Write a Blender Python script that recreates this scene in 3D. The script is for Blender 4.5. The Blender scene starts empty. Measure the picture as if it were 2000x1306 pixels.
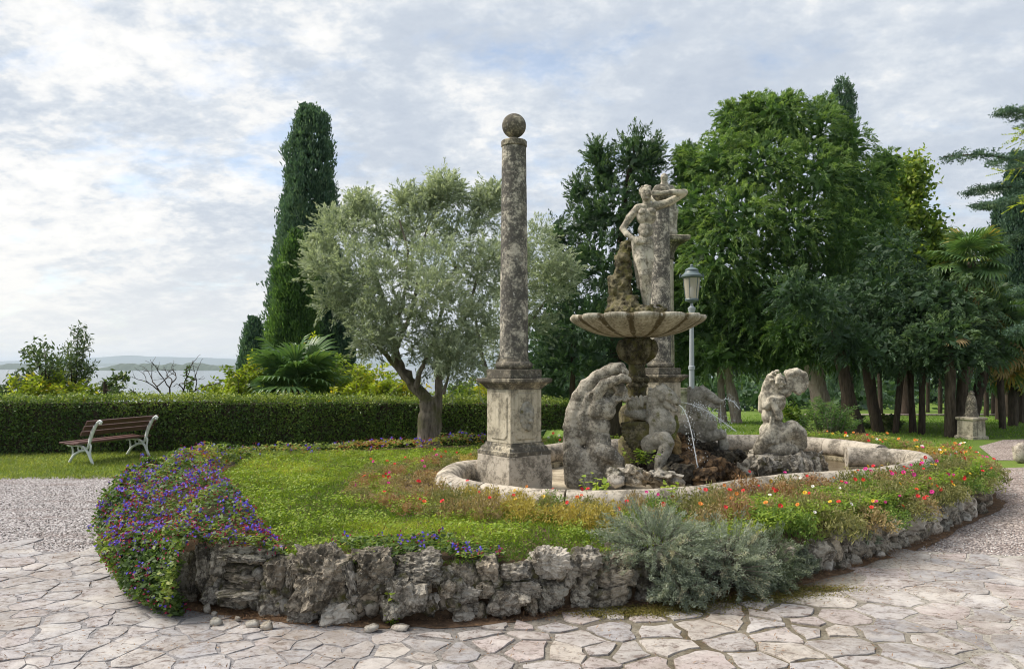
import bpy, math, random
import numpy as np
from mathutils import Vector, Matrix

random.seed(7); RNG = np.random.default_rng(7)
S = bpy.context.scene
COL = S.collection
CAM_H, F, CX, HY = 1.75, 1500.0, 1000.0, 712.0     # eye height, focal length and horizon measured off the photograph
rad = math.radians

# ------------------------------------------------------------------ camera, sky, sun, exposure
cam = bpy.data.cameras.new('camera'); cam.sensor_width = 36; cam.lens = 36 * F / 2000
cam.shift_y = (HY - 653) / 2000; cam.clip_start = .05; cam.clip_end = 60000
co = bpy.data.objects.new('camera', cam); COL.objects.link(co)
co.location = (0, 0, CAM_H); co.rotation_euler = (rad(90), 0, 0); S.camera = co

SUN_AZ, SUN_EL = rad(-82), rad(50)
sd = Vector((math.sin(SUN_AZ) * math.cos(SUN_EL), math.cos(SUN_AZ) * math.cos(SUN_EL), math.sin(SUN_EL)))
sl = bpy.data.lights.new('sun', 'SUN'); sl.energy = 3.6; sl.angle = rad(32); sl.color = (1, .93, .82)
so = bpy.data.objects.new('sun', sl); COL.objects.link(so); so.rotation_euler = sd.to_track_quat('Z', 'Y').to_euler()

S.view_settings.view_transform = 'Standard'; S.view_settings.look = 'None'
S.view_settings.exposure = 0.70; S.view_settings.gamma = 1; S.view_settings.use_curve_mapping = False
HAZE = 0.9e-4                                                       # density of the air over the lake
S.render.engine = 'CYCLES'
S.cycles.max_bounces = 6; S.cycles.diffuse_bounces = 4; S.cycles.glossy_bounces = 2
S.cycles.transmission_bounces = 4; S.cycles.volume_bounces = 0; S.cycles.transparent_max_bounces = 6
S.cycles.use_adaptive_sampling = True; S.cycles.use_denoising = True; S.cycles.filter_width = 1.05

class NT:
    """small node-tree writer"""
    def __init__(s, tree): s.t = tree; tree.nodes.clear()
    def n(s, kind, **kw):
        d = s.t.nodes.new(kind)
        for k, v in kw.items():
            if k in d.inputs and not hasattr(d, k): d.inputs[k].default_value = v
            elif hasattr(d, k): setattr(d, k, v)
            else: d.inputs[k].default_value = v
        return d
    def l(s, a, b): s.t.links.new(a, b)
    def math(s, op, a, b=None, clamp=False):
        d = s.t.nodes.new('ShaderNodeMath'); d.operation = op; d.use_clamp = clamp
        for i, v in enumerate((a, b)):
            if v is None: continue
            if isinstance(v, (int, float)): d.inputs[i].default_value = v
            else: s.l(v, d.inputs[i])
        return d.outputs[0]
    def ramp(s, fac, stops, interp='LINEAR'):
        d = s.t.nodes.new('ShaderNodeValToRGB'); d.color_ramp.interpolation = interp
        e = d.color_ramp.elements
        while len(e) < len(stops): e.new(.5)
        for i, (p, c) in enumerate(stops):
            e[i].position = p
            e[i].color = (c, c, c, 1) if isinstance(c, (int, float)) else (*c, 1)
        s.l(fac, d.inputs[0]); return d.outputs[0]
    def mix(s, fac, a, b, mode='MIX'):
        d = s.t.nodes.new('ShaderNodeMix'); d.data_type = 'RGBA'; d.blend_type = mode
        for i, v in ((0, fac), (6, a), (7, b)):
            if isinstance(v, (int, float)): d.inputs[i].default_value = v if i == 0 else (v, v, v, 1)
            elif isinstance(v, tuple): d.inputs[i].default_value = (*v, 1)
            else: s.l(v, d.inputs[i])
        return d.outputs[2]
    def noise(s, vec, scale, detail=4, rough=.55, dist=0.):
        d = s.t.nodes.new('ShaderNodeTexNoise')
        d.inputs['Scale'].default_value = scale; d.inputs['Detail'].default_value = detail
        d.inputs['Roughness'].default_value = rough; d.inputs['Distortion'].default_value = dist
        if vec is not None: s.l(vec, d.inputs['Vector'])
        return d.outputs[0]
    def mapping(s, vec, scale=(1, 1, 1), loc=(0, 0, 0), rot=(0, 0, 0)):
        d = s.t.nodes.new('ShaderNodeMapping'); d.inputs['Scale'].default_value = scale
        d.inputs['Location'].default_value = loc; d.inputs['Rotation'].default_value = rot
        s.l(vec, d.inputs[0]); return d.outputs[0]

def make_world():
    w = bpy.data.worlds.new('World'); S.world = w; w.use_nodes = True
    g = NT(w.node_tree)
    out = g.n('ShaderNodeOutputWorld')
    sky = g.n('ShaderNodeTexSky'); sky.sky_type = 'NISHITA'; sky.sun_disc = False
    sky.sun_elevation = SUN_EL; sky.sun_rotation = SUN_AZ
    b1 = g.n('ShaderNodeBackground'); g.l(sky.outputs[0], b1.inputs[0]); b1.inputs[1].default_value = .12
    tc = g.n('ShaderNodeTexCoord'); d = tc.outputs['Generated']
    sp = g.n('ShaderNodeSeparateXYZ'); g.l(d, sp.inputs[0]); X, Y, Z = sp.outputs
    den = g.math('ADD', g.math('MAXIMUM', Z, 0.0), .30)
    cb = g.n('ShaderNodeCombineXYZ'); g.l(g.math('DIVIDE', X, den), cb.inputs[0]); g.l(g.math('DIVIDE', Y, den), cb.inputs[1])
    v = cb.outputs[0]
    n1 = g.noise(g.mapping(v, (1., 1.1, 1), (3.4, 1.7, 0), (0, 0, .3)), 4.0, 11, .64, .1)
    n2 = g.noise(g.mapping(v, (.8, 1.0, 1), (7.3, 4.2, .5), (0, 0, .2)), 1.8, 5, .55, .2)
    n3 = g.noise(g.mapping(v, (1., 1.15, 1), (1.3, 9.2, 2.5), (0, 0, .25)), 16., 9, .64, .1)
    n4 = g.noise(g.mapping(v, (.8, 1.2, 1), (2.65, .4, 5)), 4.2, 9, .62, .2)
    # how near a direction is to the sun behind the cloud sheet
    dt = g.n('ShaderNodeVectorMath', operation='DOT_PRODUCT'); g.l(d, dt.inputs[0]); dt.inputs[1].default_value = Vector((-.68, .72, .14)).normalized()
    glow = g.math('POWER', g.math('MAXIMUM', dt.outputs['Value'], 0.), 5.)
    crisp = g.math('ADD', .32, g.math('MULTIPLY', glow, .40))
    t = g.math('ADD', .5, g.math('MULTIPLY', g.math('SUBTRACT', n1, .5), .95))
    t = g.math('ADD', t, g.math('MULTIPLY', g.math('SUBTRACT', n3, .5), crisp))
    t = g.math('ADD', t, g.math('MULTIPLY', g.math('SUBTRACT', n2, .5), .5))
    t = g.math('ADD', t, g.math('MULTIPLY', g.math('SUBTRACT', glow, .40), .20))
    cloud = g.ramp(t, [(.24, (.52, .585, .69)), (.44, (.62, .68, .765)), (.54, (.745, .79, .845)), (.61, (.90, .91, .92)), (.74, (1.04, 1.03, 1.0))])
    hz = g.ramp(Z, [(0, 1.), (.04, .85), (.10, .45), (.2, .0)])
    hcol = g.mix(g.math('MULTIPLY', glow, 1.1, True), (.70, .75, .81), (.98, .965, .92))
    cloud = g.mix(g.math('MULTIPLY', hz, .8), cloud, hcol)
    b2 = g.n('ShaderNodeBackground'); g.l(cloud, b2.inputs[0]); b2.inputs[1].default_value = .63
    # thin places in the sheet where blue sky shows
    az = g.math('DIVIDE', X, g.math('MAXIMUM', Y, .05)); el = g.math('DIVIDE', Z, g.math('MAXIMUM', Y, .05))
    ga = g.math('POWER', g.math('DIVIDE', g.math('ADD', az, .27), .20), 2.); ge = g.math('POWER', g.math('DIVIDE', g.math('SUBTRACT', el, .285), .05), 2.)
    gap = g.math('EXPONENT', g.math('MULTIPLY', g.math('ADD', ga, ge), -1.))
    mask = g.ramp(g.math('SUBTRACT', n4, g.math('MULTIPLY', gap, .11)), [(.32, .5), (.38, .8), (.45, 1.)])
    mask = g.math('MAXIMUM', mask, hz)
    m = g.n('ShaderNodeMixShader'); g.l(mask, m.inputs[0]); g.l(b1.outputs[0], m.inputs[1]); g.l(b2.outputs[0], m.inputs[2])
    g.l(m.outputs[0], out.inputs[0])
make_world()

# ------------------------------------------------------------------ picture measurements -> places
def W(px, py, D): return np.array(((px - CX) / F * D, D, CAM_H - (py - HY) / F * D))
def Gd(px, py, z=0.):
    D = (CAM_H - z) * F / (py - HY); return np.array(((px - CX) / F * D, D, z))

# ------------------------------------------------------------------ numpy noise
_T = RNG.random((32, 32, 32)).astype(np.float32)
def vnoise(p):
    p = np.asarray(p, np.float32); i = np.floor(p).astype(int); f = p - i; f = f * f * (3 - 2 * f); i &= 31
    j = (i + 1) & 31
    def c(a, b, d): return _T[a[..., 0], b[..., 1], d[..., 2]]
    x, y, z = f[..., 0], f[..., 1], f[..., 2]
    a0 = c(i, i, i) * (1 - x) + c(j, i, i) * x; a1 = c(i, j, i) * (1 - x) + c(j, j, i) * x
    b0 = c(i, i, j) * (1 - x) + c(j, i, j) * x; b1 = c(i, j, j) * (1 - x) + c(j, j, j) * x
    return ((a0 * (1 - y) + a1 * y) * (1 - z) + (b0 * (1 - y) + b1 * y) * z) * 2 - 1
def fbm(p, o=4, g=.5):
    p = np.asarray(p, np.float32); r = 0; a = 1.
    for k in range(o): r = r + a * vnoise(p * 2 ** k + 5.3 * k); a *= g
    return r

# ------------------------------------------------------------------ objects
def props(o, label=None, cat=None, group=None, kind=None):
    for k, v in (('label', label), ('category', cat), ('group', group), ('kind', kind)):
        if v: o[k] = v
    return o
def link(name, me, mat=None, parent=None):
    o = bpy.data.objects.new(name, me); COL.objects.link(o)
    if mat is not None and me is not None and not me.materials: me.materials.append(mat)
    if parent is not None: o.parent = parent
    return o
def thing(name, label, cat, loc=(0, 0, 0), rz=0., group=None):
    o = bpy.data.objects.new(name, None); o.empty_display_size = .1; COL.objects.link(o)
    o.location = loc; o.rotation_euler = (0, 0, rz); return props(o, label, cat, group)
def copy_tree(o, parent=None, **kw):
    c = o.copy(); COL.objects.link(c)
    if parent is not None: c.parent = parent
    for ch in o.children: copy_tree(ch, c)
    props(c, **kw); return c

def mesh_np(name, V, Fc, smooth=True, attrs=None):
    """V (n,3); Fc (m,k) all faces of k corners"""
    V = np.asarray(V, np.float32); Fc = np.asarray(Fc, np.int32); m, k = Fc.shape
    me = bpy.data.meshes.new(name)
    me.vertices.add(len(V)); me.vertices.foreach_set('co', V.ravel())
    me.loops.add(m * k); me.loops.foreach_set('vertex_index', Fc.ravel())
    me.polygons.add(m); me.polygons.foreach_set('loop_start', np.arange(0, m * k, k, dtype=np.int32))
    me.polygons.foreach_set('loop_total', np.full(m, k, np.int32))
    me.polygons.foreach_set('use_smooth', np.full(m, smooth))
    for nm, (dom, arr) in (attrs or {}).items():
        a = me.attributes.new(nm, 'FLOAT', dom); a.data.foreach_set('value', np.asarray(arr, np.float32))
    me.update(calc_edges=True); return me

class MB:
    def __init__(s): s.v = []; s.f = []
    def add(s, V, Fs):
        b = len(s.v); s.v += [tuple(map(float, x)) for x in V]; s.f += [tuple(i + b for i in f) for f in Fs]
    def box(s, c, sz, rz=0., top=1., rot=None):
        x, y, z = (q / 2 for q in sz); V = []
        R = rot if rot is not None else Matrix.Rotation(rz, 3, 'Z')
        for zz in (-z, z):
            k = top if zz > 0 else 1.
            for a, b in ((-1, -1), (1, -1), (1, 1), (-1, 1)): V.append(R @ Vector((a * x * k, b * y * k, zz)) + Vector(c))
        s.add(V, [(3, 2, 1, 0), (4, 5, 6, 7), (0, 1, 5, 4), (1, 2, 6, 5), (2, 3, 7, 6), (3, 0, 4, 7)])
    def tube(s, pts, r, n=8, caps=True, flat=1.):
        P = [Vector(p) for p in pts]; m = len(P)
        R = list(r) if hasattr(r, '__len__') else [r] * m
        V, up = [], None
        for i in range(m):
            t = (P[min(i + 1, m - 1)] - P[max(i - 1, 0)]).normalized()
            if up is None: up = Vector((0, 0, 1)) if abs(t.z) < .9 else Vector((1, 0, 0))
            a = t.cross(up).normalized(); b = a.cross(t).normalized(); up = b
            for k in range(n):
                q = 2 * math.pi * k / n; V.append(P[i] + a * math.cos(q) * R[i] + b * math.sin(q) * R[i] * flat)
        Fs = [(i * n + k, i * n + (k + 1) % n, (i + 1) * n + (k + 1) % n, (i + 1) * n + k) for i in range(m - 1) for k in range(n)]
        if caps: Fs += [tuple(range(n - 1, -1, -1)), tuple((m - 1) * n + k for k in range(n))]
        s.add(V, Fs)
    def lathe(s, prof, n=24, c=(0, 0, 0), lob=None):
        V = []
        for (r, z) in prof:
            for k in range(n):
                q = 2 * math.pi * k / n; rr = r * (lob(q, z) if lob else 1)
                V.append((c[0] + rr * math.cos(q), c[1] + rr * math.sin(q), c[2] + z))
        m = len(prof)
        Fs = [(i * n + k, i * n + (k + 1) % n, (i + 1) * n + (k + 1) % n, (i + 1) * n + k) for i in range(m - 1) for k in range(n)]
        Fs += [tuple(range(n - 1, -1, -1)), tuple((m - 1) * n + k for k in range(n))]
        s.add(V, Fs)
    def sqlathe(s, prof, rz=0., c=(0, 0, 0)):
        """square-plan moulding: half-width, z"""
        V = []
        for (r, z) in prof:
            for k in range(4):
                q = rz + math.pi / 4 + k * math.pi / 2; V.append((c[0] + r * 1.41421 * math.cos(q), c[1] + r * 1.41421 * math.sin(q), c[2] + z))
        m = len(prof)
        Fs = [(i * 4 + k, i * 4 + (k + 1) % 4, (i + 1) * 4 + (k + 1) % 4, (i + 1) * 4 + k) for i in range(m - 1) for k in range(4)]
        Fs += [(3, 2, 1, 0), tuple((m - 1) * 4 + k for k in range(4))]
        s.add(V, Fs)
    def mesh(s, name, smooth=True, angle=35):
        me = bpy.data.meshes.new(name); me.from_pydata(s.v, [], s.f); me.update()
        if smooth:
            me.polygons.foreach_set('use_smooth', [True] * len(me.polygons))
            try: me.set_sharp_from_angle(angle=rad(angle))
            except Exception: pass
        return me
    def build(s, name, mat, parent=None, smooth=True, angle=35): return link(name, s.mesh(name, smooth, angle), mat, parent)

def bevel(o, w=.006, seg=2):
    m = o.modifiers.new('bevel', 'BEVEL'); m.width = w; m.segments = seg; m.limit_method = 'ANGLE'; m.angle_limit = rad(40); return o

# ------------------------------------------------------------------ materials
def new_mat(name):
    m = bpy.data.materials.new(name); m.use_nodes = True; return m, NT(m.node_tree)
def finish(g, col, rough=.8, bump=None, bstr=.3, bdist=.02, spec=.3, normal_extra=None, metal=0.):
    p = g.n('ShaderNodeBsdfPrincipled'); o = g.n('ShaderNodeOutputMaterial')
    if isinstance(col, tuple): p.inputs['Base Color'].default_value = (*col, 1)
    else: g.l(col, p.inputs['Base Color'])
    if isinstance(rough, (int, float)): p.inputs['Roughness'].default_value = rough
    else: g.l(rough, p.inputs['Roughness'])
    p.inputs['Specular IOR Level'].default_value = spec; p.inputs['Metallic'].default_value = metal
    if bump is not None:
        b = g.n('ShaderNodeBump'); b.inputs['Strength'].default_value = bstr; b.inputs['Distance'].default_value = bdist
        g.l(bump, b.inputs['Height']); g.l(b.outputs[0], p.inputs['Normal'])
    g.l(p.outputs[0], o.inputs[0]); return p
def mat_leaf(name, stops, trans=.35, rough=.55, vary=.5, spec=.35, tcol=1.25):
    """stops along the per-leaf 'tone' attribute"""
    m, g = new_mat(name)
    a = g.n('ShaderNodeAttribute'); a.attribute_name = 'tone'
    c = g.ramp(a.outputs['Fac'], stops)
    tc = g.n('ShaderNodeTexCoord'); nz = g.noise(tc.outputs['Object'], 1.6, 3)
    c = g.mix(vary, c, g.mix(1., c, g.ramp(nz, [(.3, (.7, .72, .72)), (.7, (1.3, 1.26, 1.2))]), 'MULTIPLY'))
    p = g.n('ShaderNodeBsdfPrincipled'); g.l(c, p.inputs['Base Color']); p.inputs['Roughness'].default_value = rough
    p.inputs['Specular IOR Level'].default_value = spec
    t = g.n('ShaderNodeBsdfTranslucent'); g.l(g.mix(1., c, (tcol * 1.05, tcol * 1.1, tcol * .6), 'MULTIPLY'), t.inputs[0])
    x = g.n('ShaderNodeMixShader'); x.inputs[0].default_value = trans; g.l(p.outputs[0], x.inputs[1]); g.l(t.outputs[0], x.inputs[2])
    o = g.n('ShaderNodeOutputMaterial'); g.l(x.outputs[0], o.inputs[0]); return m
def mat_stone(name, light, mid, dark, lichen=.5, scale=1., moss=0., mosscol=(.09, .085, .02), bstr=.5, white=.35, stain=0., thr=.5, objvar=0.):
    m, g = new_mat(name)
    tc = g.n('ShaderNodeTexCoord'); v = tc.outputs['Object']
    n1 = g.noise(v, 3.4 * scale, 10, .7); n2 = g.noise(v, 17 * scale, 9, .8); n3 = g.noise(v, 60 * scale, 6, .75)
    c = g.ramp(n1, [(.36, mid), (.58, light)])
    if objvar:
        oi = g.n('ShaderNodeObjectInfo')
        c = g.mix(objvar, c, g.mix(1., c, g.ramp(oi.outputs['Random'], [(0, (.62, .58, .52)), (.25, (1.05, .95, .82)), (.5, (.8, .8, .8)), (.75, (1.25, 1.2, 1.12)), (1, (.72, .74, .72))]), 'MULTIPLY'))
    mk = g.ramp(g.math('ADD', g.math('MULTIPLY', n1, .5), g.math('MULTIPLY', n2, .5)), [(thr - .05, lichen), (thr + .0, lichen * .55), (thr + .035, 0.)])
    c = g.mix(mk, c, dark)
    w = g.ramp(g.noise(g.mapping(v, (1, 1, 1), (5, 3, 1)), 19 * scale, 5, .6), [(.6, 0.), (.68, white)])
    c = g.mix(w, c, (.62, .60, .55))
    vo = g.n('ShaderNodeTexVoronoi'); vo.inputs['Scale'].default_value = 55 * scale; g.l(v, vo.inputs['Vector'])
    c = g.mix(g.ramp(vo.outputs['Distance'], [(.05, .55), (.2, 0.)]), c, dark)
    if stain:
        ns = g.noise(g.mapping(v, (9, 9, .8)), 1.0, 5, .6)
        c = g.mix(g.ramp(ns, [(.5, 0.), (.66, stain)]), c, dark)
    if moss:
        nm = g.noise(g.mapping(v, (1, 1, 1), (2, 7, 4)), 5 * scale, 6, .6)
        c = g.mix(g.ramp(nm, [(.6 - moss * .3, 0.), (.75 - moss * .25, .95)]), c, mosscol)
    h = g.math('ADD', g.math('MULTIPLY', n2, .7), g.math('MULTIPLY', n3, .5))
    finish(g, c, .88, h, min(1., bstr * 1.3), .022 / scale ** .5, .2); return m
def mat_bark(name, c1, c2, moss=0.):
    m, g = new_mat(name); tc = g.n('ShaderNodeTexCoord'); v = tc.outputs['Object']
    n = g.noise(g.mapping(v, (9, 9, 1.6)), 2.2, 7, .65); n2 = g.noise(v, 3, 4)
    c = g.ramp(n, [(.3, c1), (.68, c2)])
    if moss: c = g.mix(g.ramp(n2, [(.48, 0.), (.62, moss)]), c, (.085, .095, .025))
    finish(g, c, .9, n, .9, .04, .15); return m
def mat_plain(name, c, rough=.5, metal=0., spec=.4, var=.15, scale=8):
    m, g = new_mat(name); tc = g.n('ShaderNodeTexCoord'); n = g.noise(tc.outputs['Object'], scale, 5, .6)
    k = g.mix(n, tuple(q * (1 - var) for q in c), tuple(min(1, q * (1 + var)) for q in c))
    finish(g, k, rough, n, .1, .005, spec, metal=metal); return m

M = {}
M['col'] = mat_stone('column_stone', (0.525, 0.481, 0.394), (0.3, 0.275, 0.231), (0.062, 0.059, 0.054), .9, 1.5, bstr=.5, white=.5, thr=.53)
M['colw'] = mat_stone('die_stone', (.52, .465, .36), (.37, .325, .24), (.10, .09, .07), .7, 1.2, bstr=.3, white=.3, thr=.465, stain=.75)
M['cold'] = mat_stone('moulding_stone', (0.442, 0.39, 0.293), (0.221, 0.198, 0.15), (0.062, 0.056, 0.047), .85, 1.5, bstr=.5, white=.35, thr=.54)
M['statue'] = mat_stone('statue_stone', (.56, .51, .41), (.37, .33, .26), (.095, .085, .068), .75, 1.7, bstr=.5, white=.4, thr=.49)
M['triton'] = mat_stone('merman_stone', (.46, .42, .345), (.29, .26, .205), (.08, .07, .056), .8, 1.6, bstr=.55, white=.55, thr=.495)
M['horse'] = mat_stone('horse_stone', (.38, .355, .30), (.27, .25, .20), (.10, .09, .072), .55, 2.2, moss=.1, bstr=.45, white=.35, thr=.485)
M['mossy'] = mat_stone('mossy_rock', (.19, .165, .10), (.095, .08, .045), (.03, .026, .017), .85, 1.8, moss=.42, mosscol=(.10, .092, .028), bstr=1., white=.12)
M['rock'] = mat_stone('wall_rock', (.42, .39, .34), (.23, .21, .175), (.055, .048, .038), .85, 1.7, moss=.12, bstr=1., white=.42, thr=.505, objvar=.9)
M['rockpale'] = mat_stone('pale_rock', (.60, .56, .50), (.38, .34, .285), (.10, .086, .066), .75, 1.5, bstr=.8, white=.45, thr=.47, objvar=.6)
M['ochre'] = mat_stone('ochre_stained_stone', (.36, .25, .11), (.21, .14, .06), (.06, .045, .025), .7, 1.8, bstr=.5, white=.15)
M['mossgreen'] = mat_stone('green_slimed_stone', (.16, .165, .05), (.10, .105, .03), (.04, .04, .018), .6, 2.2, bstr=.5, white=.05)
M['tufa'] = mat_stone('brown_tufa', (.20, .125, .065), (.085, .052, .028), (.02, .015, .011), .9, 1.8, bstr=1., white=.05)
M['wet'] = mat_stone('wet_dark_rock', (.10, .085, .06), (.045, .038, .028), (.015, .013, .01), .9, 1.8, bstr=1., white=.03)
M['rim'] = mat_stone('rim_stone', (.50, .445, .37), (.34, .30, .245), (.10, .088, .07), .8, 1.4, bstr=.5, white=.4, thr=.48, objvar=.3)
M['rimdark'] = mat_stone('rim_inner_stone', (0.45, 0.388, 0.263), (0.25, 0.213, 0.138), (0.062, 0.053, 0.037), .85, 1.2, moss=.12, bstr=.5, white=.2, thr=.5)
M['pool'] = mat_stone('basin_floor', (.50, .43, .32), (.33, .27, .19), (.14, .11, .075), .5, .8, bstr=.3, white=.2)
M['white'] = mat_plain('white_cast_iron', (.66, .68, .66), .5)
M['wood'] = mat_plain('brown_painted_wood', (.105, .05, .042), .45, var=.25, scale=14)
M['lampgrey'] = mat_plain('grey_lamp_paint', (.36, .39, .42), .45)
M['lampdark'] = mat_plain('dark_lantern_metal', (.115, .15, .16), .45)
M['bark_olive'] = mat_bark('olive_bark', (.05, .042, .033), (.27, .235, .18), .65)
M['bark_olive_thin'] = mat_bark('olive_twig', (.07, .062, .05), (.22, .2, .165))
M['bark_dark'] = mat_bark('dark_bark', (.022, .017, .013), (.085, .065, .05))
M['bark_red'] = mat_bark('reddish_bark', (.055, .03, .022), (.19, .115, .085))
M['bark_pale'] = mat_bark('pale_bark', (.20, .155, .135), (.52, .43, .38))
M['bark_palm'] = mat_bark('palm_trunk_fibre', (.03, .024, .018), (.125, .10, .075))
M['soil'] = mat_stone('bed_soil', (.13, .085, .05), (.085, .055, .033), (.04, .027, .017), .6, 2.5, bstr=.9, white=.0)

# leaves: stops run over each leaf's own tone
M['l_yew'] = mat_leaf('yew_needles', [(0, (0.039, 0.085, 0.031)), (0.4, (0.085, 0.163, 0.050)), (0.7, (0.152, 0.248, 0.070)), (1, (0.244, 0.342, 0.096))], .4)
M['l_dyew'] = mat_leaf('dark_conifer_needles', [(0, (0.031, 0.065, 0.037)), (0.5, (0.068, 0.125, 0.062)), (1, (0.143, 0.213, 0.094))], .35)
M['l_cyp'] = mat_leaf('cypress_scales', [(0, (0.041, 0.086, 0.065)), (0.5, (0.084, 0.149, 0.106)), (1, (0.180, 0.259, 0.163))], .35)
M['l_olive'] = mat_leaf('olive_leaves', [(0, (0.124, 0.162, 0.103)), (0.4, (0.238, 0.286, 0.201)), (0.7, (0.356, 0.405, 0.305)), (1, (0.497, 0.540, 0.437))], .35, .45, .35)
M['l_dec'] = mat_leaf('broad_leaves', [(0, (0.065, 0.124, 0.024)), (0.6, (0.143, 0.221, 0.036)), (1, (0.286, 0.338, 0.054))], .45)
M['l_lime'] = mat_leaf('lime_leaves', [(0, (0.125, 0.192, 0.024)), (0.55, (0.269, 0.342, 0.036)), (0.85, (0.425, 0.444, 0.048)), (1, (0.575, 0.432, 0.042))], .5)
M['l_hedge'] = mat_leaf('hedge_leaves', [(0, (0.041, 0.083, 0.022)), (0.55, (0.098, 0.160, 0.035)), (0.9, (0.196, 0.259, 0.055)), (1, (0.299, 0.352, 0.077))], .35, .4)
M['l_dark'] = mat_leaf('dark_shrub_leaves', [(0, (0.045, 0.077, 0.034)), (0.6, (0.091, 0.140, 0.056)), (1, (0.182, 0.210, 0.078))], .3)
M['l_palm'] = mat_leaf('palm_fronds', [(0, (0.034, 0.086, 0.034)), (0.6, (0.087, 0.163, 0.058)), (0.85, (0.182, 0.234, 0.052)), (1, (0.504, 0.325, 0.078))], .3, .35)
M['l_grass'] = mat_leaf('grass_blades', [(0, (.075, .135, .016)), (.4, (.16, .245, .028)), (.75, (.29, .36, .042)), (1, (.46, .43, .12))], .5, .6, .7)
M['l_dry'] = mat_leaf('dry_turf', [(0, (.10, .145, .03)), (.5, (.20, .245, .055)), (1, (.36, .35, .12))], .45, .6, .6)
M['l_lawnfar'] = mat_leaf('park_grass', [(0, (.075, .16, .02)), (.6, (.14, .25, .034)), (1, (.25, .34, .055))], .45, .6, .4)
M['l_weed'] = mat_leaf('weed_leaves', [(0, (.10, .18, .025)), (.5, (.21, .31, .038)), (1, (.37, .43, .065))], .45, .5)
M['l_lead'] = mat_leaf('leadwort_leaves', [(0, (.036, .07, .022)), (.35, (.085, .145, .034)), (.62, (.19, .255, .05)), (.76, (.32, .32, .06)), (.86, (.36, .15, .04)), (1, (.30, .045, .05))], .4, .5)
M['f_blue'] = mat_leaf('blue_petals', [(0, (.06, .06, .46)), (.55, (.13, .09, .62)), (1, (.30, .14, .60))], .3, .6, .2, .2, 1.)
M['f_calyx'] = mat_leaf('red_calyx', [(0, (.20, .02, .05)), (.5, (.36, .035, .11)), (1, (.46, .08, .08))], .3, .6, .2, .2, 1.)
M['l_lav'] = mat_leaf('grey_needles', [(0, (0.122, 0.150, 0.119)), (0.5, (0.250, 0.294, 0.231)), (0.85, (0.378, 0.420, 0.344)), (1, (0.439, 0.408, 0.312))], .3, .6, .4)
M['l_lavdark'] = mat_leaf('dark_grey_needles', [(0, (0.068, 0.094, 0.058)), (0.5, (0.143, 0.186, 0.116)), (1, (0.285, 0.319, 0.217))], .25, .6, .5)
M['l_need'] = mat_leaf('fallen_needles', [(0, (.11, .055, .028)), (.6, (.22, .125, .065)), (1, (.34, .23, .13))], .1, .8)
M['l_moss'] = mat_leaf('moss_tufts', [(0, (.10, .09, .025)), (.6, (.19, .165, .04)), (1, (.24, .21, .06))], .3, .9)
for nm, st in (('straw', [(0, (.19, .135, .035)), (.5, (.34, .27, .06)), (1, (.50, .40, .12))]),
               ('tan', [(0, (.135, .095, .05)), (.5, (.26, .19, .095)), (1, (.40, .31, .16))]),
               ('olive', [(0, (.075, .085, .028)), (.5, (.165, .175, .06)), (1, (.30, .275, .12))]),
               ('green', [(0, (.045, .095, .02)), (.5, (.105, .19, .035)), (1, (.22, .29, .06))]),
               ('rust', [(0, (.14, .06, .04)), (.5, (.28, .15, .085)), (1, (.40, .27, .13))])):
    M['p_' + nm] = mat_leaf('moss_rose_' + nm, st, .35, .6, .4)
for nm, c in (('red', (.62, .018, .022)), ('scarlet', (.68, .085, .02)), ('magenta', (.60, .025, .24)), ('yellow', (.72, .45, .03)), ('white', (.75, .72, .64)), ('orange', (.68, .22, .03))):
    M['f_' + nm] = mat_plain('petal_' + nm, c, .6, var=.2, scale=40)
def mat_glass(name):
    m, g = new_mat(name); p = g.n('ShaderNodeBsdfPrincipled'); p.inputs['Base Color'].default_value = (.62, .56, .46, 1)
    p.inputs['Roughness'].default_value = .25; p.inputs['Alpha'].default_value = .55
    o = g.n('ShaderNodeOutputMaterial'); g.l(p.outputs[0], o.inputs[0]); return m
M['glass'] = mat_glass('smoky_lantern_glass')
def mat_water(name, c, rough, scale, bstr, alpha=1.):
    m, g = new_mat(name); tc = g.n('ShaderNodeTexCoord')
    n = g.noise(g.mapping(tc.outputs['Object'], (scale, scale * 1.6, 1)), 1., 4, .6)
    p = finish(g, c, rough, n, bstr, .05, .5); p.inputs['IOR'].default_value = 1.33; p.inputs['Alpha'].default_value = alpha; return m
M['lake'] = mat_water('lake_water', (.09, .12, .135), .22, .15, .35)
M['pwater'] = mat_water('pool_water', (.12, .085, .045), .06, 9., .12, .62)
def mat_jet(name):
    m, g = new_mat(name); p = g.n('ShaderNodeBsdfPrincipled'); p.inputs['Base Color'].default_value = (.9, .93, .95, 1)
    p.inputs['Roughness'].default_value = .1; p.inputs['Alpha'].default_value = .62; p.inputs['IOR'].default_value = 1.33
    o = g.n('ShaderNodeOutputMaterial'); g.l(p.outputs[0], o.inputs[0]); return m
M['jet'] = mat_jet('clear_water_jet')

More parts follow.
